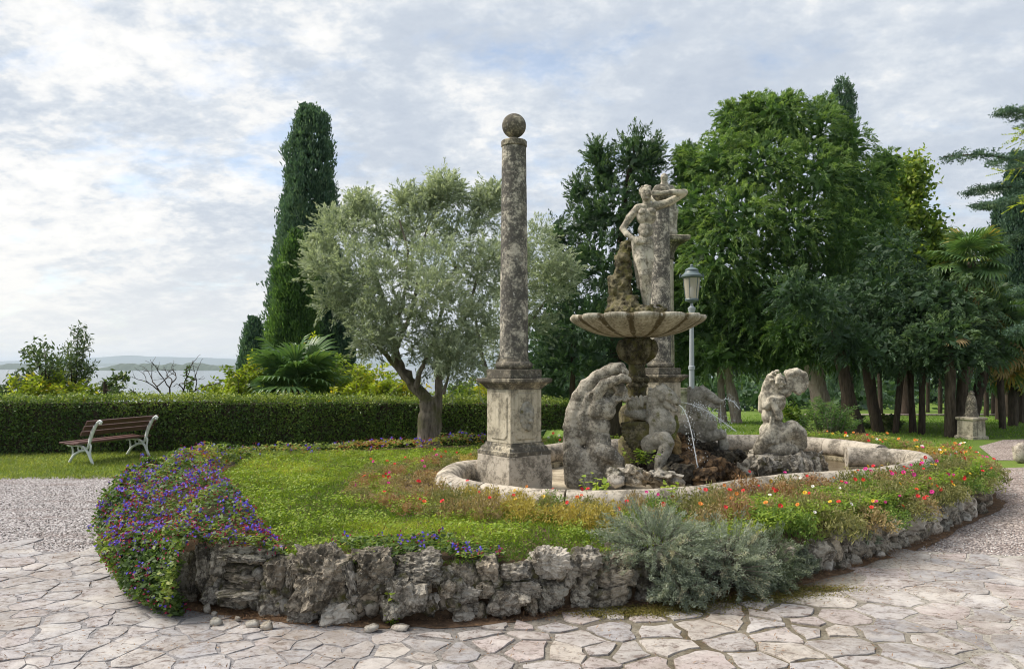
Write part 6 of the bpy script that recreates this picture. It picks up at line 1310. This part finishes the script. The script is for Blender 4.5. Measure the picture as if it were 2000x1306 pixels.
def border():
    P = sample_box(60000, (-2.6, 6.3), (7, 14.6)); io = inside(P, OUT) | ((P[:, 0] > 2.6) & (P[:, 1] < 12) & (dpoly(P, OUT) < .10)); P = P[io & ~inside(P, BAS)]; db = dBAS(P); do = dpoly(P, OUT)
    px = CX + F * P[:, 0] / P[:, 1]; front = P[:, 1] < 10
    width = np.where(px < 1000, .72, np.where(px < 1450, .72, np.where(P[:, 1] < 10.6, 1.2, 1.6))); width = np.where((px < 1000) & (P[:, 1] > 9.6), .85, width)
    ok = (db > .25) & (db < width + .3) & (do > -.01); ok &= ~((P[:, 1] > 11.0) & (px < 1000)) & ~((P[:, 1] > 11.5) & (px < 1560) & (px > 1120)); ok &= ~((px > 940) & (px < 1085) & (P[:, 1] > 9.3) & (P[:, 1] < 11.3))
    P = P[ok]; got = []
    for q in P:
        md = .235 + .012 * max(0, q[1] - 8)
        if all((q[0] - a) ** 2 + (q[1] - b) ** 2 > md * md for a, b in got): got.append((q[0], q[1]))
    got.sort(key=lambda q: (round(q[1] * 2), q[0])); print('moss roses', len(got))
    for x, y in got[:298]:
        px = CX + F * x / y; u = RNG.random()
        if y > 10.9 and px < 1200: where, ks, fl = 'behind the bent merman', ['tan', 'green'], ['white', 'red']
        elif px < 850: where, ks, fl = 'at the basin\'s left tip', ['tan', 'olive', 'rust'], ['red', 'scarlet', 'red', 'magenta']
        elif px < 950: where, ks, fl = 'left of the ball column', ['olive', 'tan', 'olive', 'straw'], ['red', 'scarlet', 'white', 'red']
        elif px < 1060: where, ks, fl = 'before the ball column', ['straw', 'straw', 'olive', 'rust'], ['orange', 'yellow', 'red']
        elif px < 1190: where, ks, fl = 'before the bent merman', ['straw', 'green', 'olive', 'straw'], ['red', 'scarlet', 'yellow']
        elif px < 1340: where, ks, fl = 'before the sea horses', ['green', 'olive', 'tan', 'green'], ['red', 'scarlet', 'magenta']
        elif px < 1460: where, ks, fl = 'before the brown tufa', ['tan', 'rust', 'tan', 'olive'], ['red', 'orange']
        elif px < 1640 and y < 10.5: where, ks, fl = 'before the upright merman', ['tan', 'olive', 'green', 'rust'], ['red', 'yellow', 'white', 'magenta', 'orange']
        elif y < 10.2: where, ks, fl = 'before the basin\'s right end', ['olive', 'tan', 'olive', 'green'], ['magenta', 'red', 'magenta', 'red', 'yellow', 'scarlet']
        elif y < 11.6: where, ks, fl = 'by the gravel beyond the basin', ['olive', 'tan', 'straw', 'rust'], ['red', 'magenta', 'orange', 'white', 'yellow']
        else: where, ks, fl = 'along the far right rim', ['rust', 'tan', 'olive', 'green'], ['orange', 'red', 'yellow', 'white']
        kd = ks[int(RNG.integers(0, len(ks)))]; r = .155 + .06 * RNG.random() + (.03 if px > 1450 else 0) + (.02 if y > 10 else 0); h = .13 + .09 * RNG.random() + (.05 if 850 < px < 1460 and y < 9 else -.03 if px <= 850 else 0) + (.05 if px > 1500 and y < 10 else 0)
        nf = int(RNG.integers(0, 3)) + (int(RNG.integers(0, 3)) if px > 1640 else 0); nf = min(nf, 1) if px < 950 and RNG.random() < .55 else nf; tall = None
        fls = [fl[int(RNG.integers(0, len(fl)))] for _ in range(nf)]; num = ['no', 'one', 'two', 'three', 'four', 'five', 'six']
        said = ' and '.join(f'{num[fls.count(c)]} {c}' for c in sorted(set(fls))[:2]) + (' flower' if nf == 1 else ' flowers') if nf else 'no flowers'
        t = thing('moss_rose_plant', f'{KIND[kd]} moss rose, {said}, {where}', 'flowering plant', (x, y, float(bed_z(x, y)) - (.02 if inside([(x, y)], OUT)[0] and dpoly([(x, y)], OUT)[0] > .12 else .11)), RNG.random() * 6, 'moss rose clumps round the fountain basin')
        o = link('foliage', clump_of(kd), None, t); o.scale = (r, r, h * 1.25)
        for fcol in fls:
            a = RNG.random() * 6.28; q = RNG.random() ** .6 * .85; e = math.sqrt(max(.05, 1 - q * q * .85)); f = link('flower', FLW[fcol], None, t)
            f.location = (q * r * math.cos(a), q * r * math.sin(a), h * 1.05 * e + .02); sc = (.013 + .009 * RNG.random()) * (1 + .05 * max(0, y - 8)); f.scale = (sc, sc, sc); f.rotation_euler = (.75 + RNG.normal() * .35, RNG.normal() * .35, -t.rotation_euler[2] + RNG.normal() * .4)
border()

# lawn of the island: blades and weed leaves
def lawn():
    lv, wd = Leaves(), Leaves()
    P = sample_box(410000, (-4.7, 5.2), (6.4, 14)); P = P[inside(P, OUT)]; P = P[~inside(P, BAS)]; ok = ~leadwort_zone(P); P = P[ok]
    px = CX + F * P[:, 0] / P[:, 1]; db = dBAS(P); P = P[(db > .55) | ((px > 1000) & (px < 1420) & (P[:, 1] < 9) & (db > .75))]
    keep = RNG.random(len(P)) < np.clip((6.2 / P[:, 1]) ** 1.5, 0, 1); P = P[keep]; n = len(P); print('blades', n)
    g = vnoise(np.column_stack([P * 1.1, P[:, 0] * 0])); g2 = vnoise(np.column_stack([P * 4.2, P[:, 0] * 0 + 4]))
    Ls = (.042 + .022 * g2 + .02 * RNG.random(n)) * (P[:, 1] / 6.5) ** .3; C = np.column_stack([P, bed_z(P[:, 0], P[:, 1]) + Ls * .33])
    lv.add(C, rnd(n) * .75 + np.array((0, 0, .8)), Ls, .0068 * (P[:, 1] / 6.) ** .7, .40 + .38 * g + .26 * g2 + .05 * np.clip((P[:, 1] - 6) / 3, 0, 2) + .16 * RNG.normal(size=n))
    m = RNG.random(n) < np.where(P[:, 0] > 2.0, .6, .03 + .16 * (g2 > .15)); Q = P[m]; k = len(Q)
    zz = bed_z(Q[:, 0], Q[:, 1]) + .03 + .05 * RNG.random(k) + np.where(Q[:, 0] > 2., .06, 0) * RNG.random(k) + .03 * np.clip(g2[m], 0, 1)
    for r in range(2):
        wd.add(np.column_stack([Q, zz]) + RNG.normal(size=(k, 3)) * np.array((.02, .02, .012)), rnd(k) * np.array((1, 1, .35)), (.026 + .016 * RNG.random(k)) * (Q[:, 1] / 6.5) ** .4, .016 * (Q[:, 1] / 6.5) ** .4, .5 + .25 * g2[m] + .18 * RNG.normal(size=k), unit(np.array((0, 0, 1.)) + .5 * rnd(k)))
    props(lv.build('lawn_grass', M['l_grass']), kind='stuff'); props(wd.build('lawn_weeds', M['l_weed']), kind='stuff')
lawn()

# turf outside the island: the strip by the hedge and the park
def turf(name, P, mat, L, Wd, dens_ref, tone=.5):
    lv = Leaves(); n = len(P); g = vnoise(np.column_stack([P * .6, P[:, 0] * 0])); Ls = L * (.6 + .8 * RNG.random(n))
    lv.add(np.column_stack([P, ground_z(P[:, 0], P[:, 1]) + Ls * .33]), rnd(n) * .7 + np.array((0, 0, .8)), Ls, Wd, tone + .2 * g + .17 * RNG.normal(size=n)); return props(lv.build(name, M[mat]), kind='stuff')
P = sample_box(38000, (-11.5, 11.2), (-2, 15.4)); edge = 11.15 + .07 * (P[:, 0] + 14) + .12 * vnoise(np.column_stack([P * 2, P[:, 0] * 0])); turf('hedge_side_grass', P[P[:, 1] > edge + .12], 'l_dry', .07, .014, 1, .5)
P = sample_box(60000, (4.5, 13.5), (26, 34)); kk = (P[:, 1] < 14 + 22 * RNG.random(len(P))) & ~((P[:, 0] > P[:, 1] * .60) & (P[:, 1] < 18.2) & (P[:, 1] > 13.2)) ; turf('park_turf', P[kk], 'l_lawnfar', .07, .02, 1, .55)

# ---- grey leaved bushes spilling over the wall
def needle_bush(name, label, c, R, H, n, mat, L=.026, Wd=.005, down=0., per=31, group=None, cat='shrub', tipt=.2, seed=0):
    t = thing(name, label, cat, tuple(c), 0, group); lv = Leaves(); mb = MB(); dirs = rnd(n); dirs[:, 2] = np.abs(dirs[:, 2]) * 1.0 - down * RNG.random(n)
    dirs = unit(dirs)
    for k in range(n):
        d = dirs[k]; Lr = np.array((R[0], R[1], H)) * (.72 + .34 * RNG.random()) * (1 + .18 * vnoise(np.array([d * 2.2 + seed]))[0]); tip = d * Lr; mid = tip * .55 + np.array((0, 0, .10 * H * (1 - abs(d[2])))) + RNG.normal(size=3) * .03
        b0 = tip * .12; tt = np.linspace(.38, 1.02, per)[:, None]; C = (1 - tt) ** 2 * b0 + 2 * tt * (1 - tt) * mid + tt ** 2 * tip; ax = unit(tip - mid + 1e-4) + np.array((0, 0, .25)); tn = .40 + .30 * RNG.normal()
        for side in range(3):
            A = ax * .8 + rnd(per) * .75; off = RNG.normal(size=(per, 3)) * .010
            lv.add(C + off, A, L * (.7 + .7 * RNG.random(per)), Wd, tn + tipt * (tt[:, 0] - .6) + .12 * RNG.normal(size=per))
        if k % 3 == 0: mb.tube([tuple(b0), tuple(mid), tuple((mid + tip) / 2)], [.006, .004, .002], 4, False)
    mb.build('twigs', M['bark_olive_thin'], t); lv.build('needles', M[mat], t); return t
g_ = 'grey bushes spilling over the rock wall'
needle_bush('lavender_bush', 'largest grey green lavender like bush sprawling over the wall\'s middle', W(1285, 1075, 5.75), (.52, .45), .36, 330, 'l_lav', down=.55, group=g_)
needle_bush('lavender_bush', 'grey green bush reaching down to the paving, right of the largest one', W(1420, 1110, 5.85), (.44, .42), .42, 320, 'l_lav', down=.8, group=g_, seed=4)
needle_bush('lavender_bush', 'darker blue grey bush, rightmost of those reaching the paving', W(1490, 1110, 6.1), (.34, .36), .40, 240, 'l_lavdark', down=.8, group=g_, seed=9)
needle_bush('lavender_bush', 'small pale grey bush hanging by the bare mossy wall end', W(1560, 1100, 6.35), (.17, .2), .22, 110, 'l_lav', down=.8, group=g_, seed=2)
needle_bush('lavender_bush', 'small dark green bush on the weeds behind the pale hanging one', W(1566, 1058, 7.0), (.22, .22), .22, 120, 'l_lavdark', group=g_, seed=5)
needle_bush('lavender_bush', 'grey spray of bush under the largest one, low on the wall', W(1330, 1150, 5.5), (.26, .2), .2, 110, 'l_lav', down=.9, group=g_, seed=7)
needle_bush('rue_clump', 'small blue green leafy clump on top of the wall, right of the dark bush', W(1672, 1052, 7.0), (.22, .2), .15, 70, 'l_lav', L=.03, Wd=.012, down=.4, per=20, seed=8)

def leafy(name, label, c, H, w, n, mat, L=.05, Wd=.032, cat='plant', per=8, droop=0):
    t = thing(name, label, cat, tuple(c), 0); mb = MB(); lf = None; k_ = 0
    b = MB(); b.add([(0, 0, 0), (.3, .5, .06), (.75, .42, .05), (1, 0, -.08), (.75, -.42, .05), (.3, -.5, .06), (.5, 0, -.03)], [(0, 6, 1), (1, 6, 2), (2, 6, 3), (3, 6, 4), (4, 6, 5), (5, 6, 0)]); me0 = b.mesh('leaf')
    a = me0.attributes.new('tone', 'FLOAT', 'FACE'); a.data.foreach_set('value', [.55] * 6); me1 = me0.copy(); me1.attributes['tone'].data.foreach_set('value', [.8] * 6)
    for k in range(n):
        x, y = RNG.normal(size=2) * w * .4; P = np.array([(x * .4, y * .4, 0), (x * .7, y * .7, H * .5), (x * 1.1, y, H * (.8 + .3 * RNG.random()))]); Q = branch_tube(mb, P, .004, .002, 4)
        for j in range(per):
            q = Q[int((len(Q) - 1) * (.15 + .85 * j / max(1, per - 1)))]; o = link('leaf', me1 if RNG.random() < .4 else me0, M[mat], t); o.location = tuple(q); s = L * (.7 + .6 * RNG.random()); o.scale = (s, Wd / L * s * 1.2, s); o.rotation_euler = (RNG.normal() * .3, .1 + droop + RNG.normal() * .3, j * 2.4 + k)
    mb.build('stem', M['l_weed'], t); return t
vD = wall_D(765) - .09
leafy('vine_sprig', 'leafy green vine sprig climbing the grey rocks left of the wall\'s middle', W(765, 1222, vD), .24, .05, 4, 'l_weed', .04, .032, per=9, droop=.3, cat='vine')
leafy('nettle_plant', 'tall lime green weed below the rim, in front of the bent merman', W(1165, 985, 7.55), .26, .22, 9, 'l_weed', .055, .035)
leafy('nettle_plant', 'lime green weed below the rim in front of the brown tufa', W(1305, 985, 7.5), .20, .18, 7, 'l_weed', .05, .03)
leafy('nettle_plant', 'small green weed at the paving edge under the grey bushes', W(1462, 1188, 5.72), .09, .1, 4, 'l_weed', .05, .03, per=5)
leafy('nettle_plant', 'dark leafy weed among the rocks under the near sea horse', W(1255, 905, 9.2), .16, .3, 10, 'l_dec', .05, .035)

# ---- litter at the wall's foot, gravel grain and loose stones
def litter():
    lv = Leaves(); I = RNG.integers(0, nO, 90000); o = OUT[I] + ON[I] * (np.abs(RNG.normal(size=len(I))) * .15 - .04)[:, None] + OT[I] * RNG.normal(size=(len(I), 1)) * .05; o = o[o[:, 1] < 10.6]; o = o[(o[:, 0] > -3.2)]
    n = len(o); kk = RNG.random(n) < .45 + .6 * vnoise(np.column_stack([o * 1.6, o[:, 0] * 0])); o = o[kk]; n = len(o)
    lv.add(np.column_stack([o, .024 + .016 * RNG.random(n)]), rnd(n) * np.array((1, 1, .2)), .035, .0035, .45 + .25 * RNG.normal(size=n), np.array((0, 0, 1.)) + .3 * rnd(n))
    P = sample_box(16000, (-6.5, 4), (7, 7.4)); P = P[~inside(P, OUT)]; P = P[RNG.random(len(P)) < .2 + .6 * np.clip(vnoise(np.column_stack([P * 1.3, P[:, 0] * 0 + 3])), 0, 1)]; n = len(P)
    lv.add(np.column_stack([P, np.full(n, .032)]), rnd(n) * np.array((1, 1, .15)), .03 * (.5 + RNG.random(n)), .007, .4 + .3 * RNG.normal(size=n), np.array((0, 0, 1.)) + .3 * rnd(n))
    props(lv.build('fallen_needles', M['l_need']), kind='stuff')
    ms = Leaves(); c = [(.75, 5.36), (1.3, 5.5), (1.75, 5.68), (2.3, 5.95), (1.0, 5.42), (2.0, 5.8)]
    for (x, y) in c:
        m = 2200; q = np.array((x, y)) + RNG.normal(size=(m, 2)) * np.array((.2, .05)); ms.add(np.column_stack([q, .014 + .014 * RNG.random(m)]), rnd(m) * np.array((1, 1, .5)), .014, .009, .45 + .3 * RNG.normal(size=m), np.array((0, 0, 1.)) + .6 * rnd(m))
    props(ms.build('moss_patches', M['l_moss']), kind='stuff')
litter()
def grains():
    V0 = np.array([(1, 0, 0), (-1, 0, 0), (0, 1, 0), (0, -1, 0), (0, 0, .7), (0, 0, -.7)], float); F0 = np.array([(0, 2, 4), (2, 1, 4), (1, 3, 4), (3, 0, 4), (2, 0, 5), (1, 2, 5), (3, 1, 5), (0, 3, 5)])
    P = np.concatenate([sample_box(8000, (-8.5, 7.1), (-3.2, 11.2)), sample_box(9000, (3.4, 6.9), (9.5, 12.5))]); P = P[~inside(P, C0 + (OUT - C0) * 1.01)]
    P = P[(P[:, 1] > np.where(P[:, 0] < 0, 7.28, 7.05) + .08 * vnoise(np.column_stack([P * 5, P[:, 0] * 0])))]; P = P[RNG.random(len(P)) < np.clip(7.5 / P[:, 1], 0, 1) ** 2]; n = len(P)
    s = .006 + .008 * RNG.random(n); a = rnd(n); b = unit(np.cross(a, rnd(n))); c = np.cross(a, b); R = np.stack([a, b, c], -1)
    V = (np.einsum('nij,kj->nki', R, V0) * s[:, None, None] + np.column_stack([P, np.full(n, .008)])[:, None]).reshape(-1, 3); Fc = (F0[None] + 6 * np.arange(n)[:, None, None]).reshape(-1, 3)
    props(link('gravel_grains', mesh_np('gravel_grains', V, Fc, False, {'tone': ('FACE', np.repeat(RNG.random(n), 8))}), M['pebble']), kind='stuff')
M['pebble'] = mat_leaf('gravel_pebbles', [(0, (.13, .11, .10)), (.4, (.36, .33, .315)), (.8, (.55, .52, .50)), (1, (.70, .67, .65))], 0., .9, .2)
grains()
for i, (px, py, w, h, lab) in enumerate([(404, 1187, 18, 16, 'small bluish chip of stone at the wall\'s left foot'), (418, 1196, 14, 9, 'small round white pebble beside the bluish chip'), (464, 1206, 15, 9, 'grey pebble in the needles before the slate layers'), (493, 1216, 32, 13, 'flat pale stone on the needles, left of the pinkish one'), (521, 1221, 30, 13, 'flat pinkish stone at the paving edge before the wall'), (422, 1212, 30, 14, 'broad white stone lying left of the grey pebble'),
          (725, 1224, 34, 12, 'flat white stone at the wall foot left of the vine sprig'), (780, 1222, 40, 10, 'long flat stone at the wall foot under the vine sprig'), (1718, 1081, 24, 12, 'pale grey stone lying at the foot of the wall\'s right stretch'), (1990, 888, 26, 34, 'rough stone beside the gravel at the picture\'s right edge')]):
    c = Gd(px, py + h * .4, .02); s = c[1] / F; o = link('loose_stone', rock_mesh('loose_stone', (w * s, w * s * .8, h * s * 1.5), 2, i * 4.4 + 7, .2, .4, .05), M['rockpale']); o.location = (c[0], c[1], h * s * .5 + .01); props(o, lab, 'stone', 'loose stones on the ground')

# ---- park furniture far right
ped = thing('stone_pedestal', 'weathered stone pedestal with a tapering top under the palms', 'pedestal', tuple(W(1897, 712, 18.2) * (1, 1, 0)))
b = MB(); b.sqlathe([(.25, -.02), (.25, .06), (.21, .08), (.20, .44), (.235, .46), (.235, .50), (.19, .52)], rad(20)); b.build('plinth', M['colw'], ped, False)
b = MB(); b.lathe([(.17, .52), (.16, .56), (.13, .62), (.12, .85), (.085, 1.0), (.06, 1.04), (.07, 1.08), (.03, 1.14)], 16); b.build('finial', M['cold'], ped)
def car():
    D = 80.; B = W(1862, 712, D); B[2] = gz(D, B[0]); t = thing('parked_car', 'white car parked far off, glimpsed between the dark trunks', 'car', tuple(B), rad(8))
    prof = [(-2.1, .35), (-2.12, .75), (-1.95, .88), (-1.05, .98), (-.25, 1.42), (.9, 1.45), (1.75, 1.02), (2.08, .95), (2.12, .4)]
    def hull(pr, w, nm, mat, z0=None):
        b = MB(); V = []; n = len(pr)
        for sgn in (-1, 1): V += [(x, sgn * w * (1 if z < 1. else .82), z) for x, z in pr]
        b.add(V, [tuple(range(n)), tuple(range(2 * n - 1, n - 1, -1))] + [(i, (i + 1) % n, n + (i + 1) % n, n + i)[::-1] for i in range(n)]); return bevel(b.build(nm, mat, t, False), .06)
    hull(prof, .85, 'body', mat_plain('white_car_paint', (.75, .76, .78), .25, var=.02, spec=.6))
    gl = mat_plain('car_glass', (.05, .06, .07), .1, var=.05, spec=.6)
    for sgn in (-1, 1):
        b = MB(); b.add([(x, sgn * (.87 if z < 1.05 else .735), z) for x, z in ((-.95, 1.02), (-.28, 1.36), (.85, 1.39), (1.45, 1.04))], [(0, 1, 2, 3)]); b.build('side_window', gl, t, False)
    b = MB(); b.add([(-1.07, -.68, 1.0), (-1.07, .68, 1.0), (-.30, .6, 1.40), (-.30, -.6, 1.40)], [(0, 1, 2, 3)]); b.build('windscreen', gl, t, False)
    for x in (-1.35, 1.35):
        for sgn in (-1, 1):
            b = MB(); b.lathe([(.2, -.1), (.3, -.1), (.33, -.06), (.33, .06), (.3, .1), (.2, .1)], 18); w = b.build('wheel', M['bark_dark'], t); w.location = (x, sgn * .78, .33); w.rotation_euler = (rad(90), 0, 0)
    for sgn in (-1, 1): b = MB(); b.box((-2.1, sgn * .62, .7), (.08, .34, .14)); b.build('headlight', M['glass'], t, False)
car()

# ================================================================== the air
hz = MB(); hz.box((0, 1300, 48.5), (27600, 25200, 143)); m, g = new_mat('lake_haze')
pv = g.n('ShaderNodeVolumePrincipled'); pv.inputs['Density'].default_value = HAZE; pv.inputs['Color'].default_value = (.74, .86, 1., 1); pv.inputs['Anisotropy'].default_value = .2
go = g.n('ShaderNodeOutputMaterial'); g.l(pv.outputs[0], go.inputs['Volume']); props(hz.build('haze', m, None, False), kind='stuff')
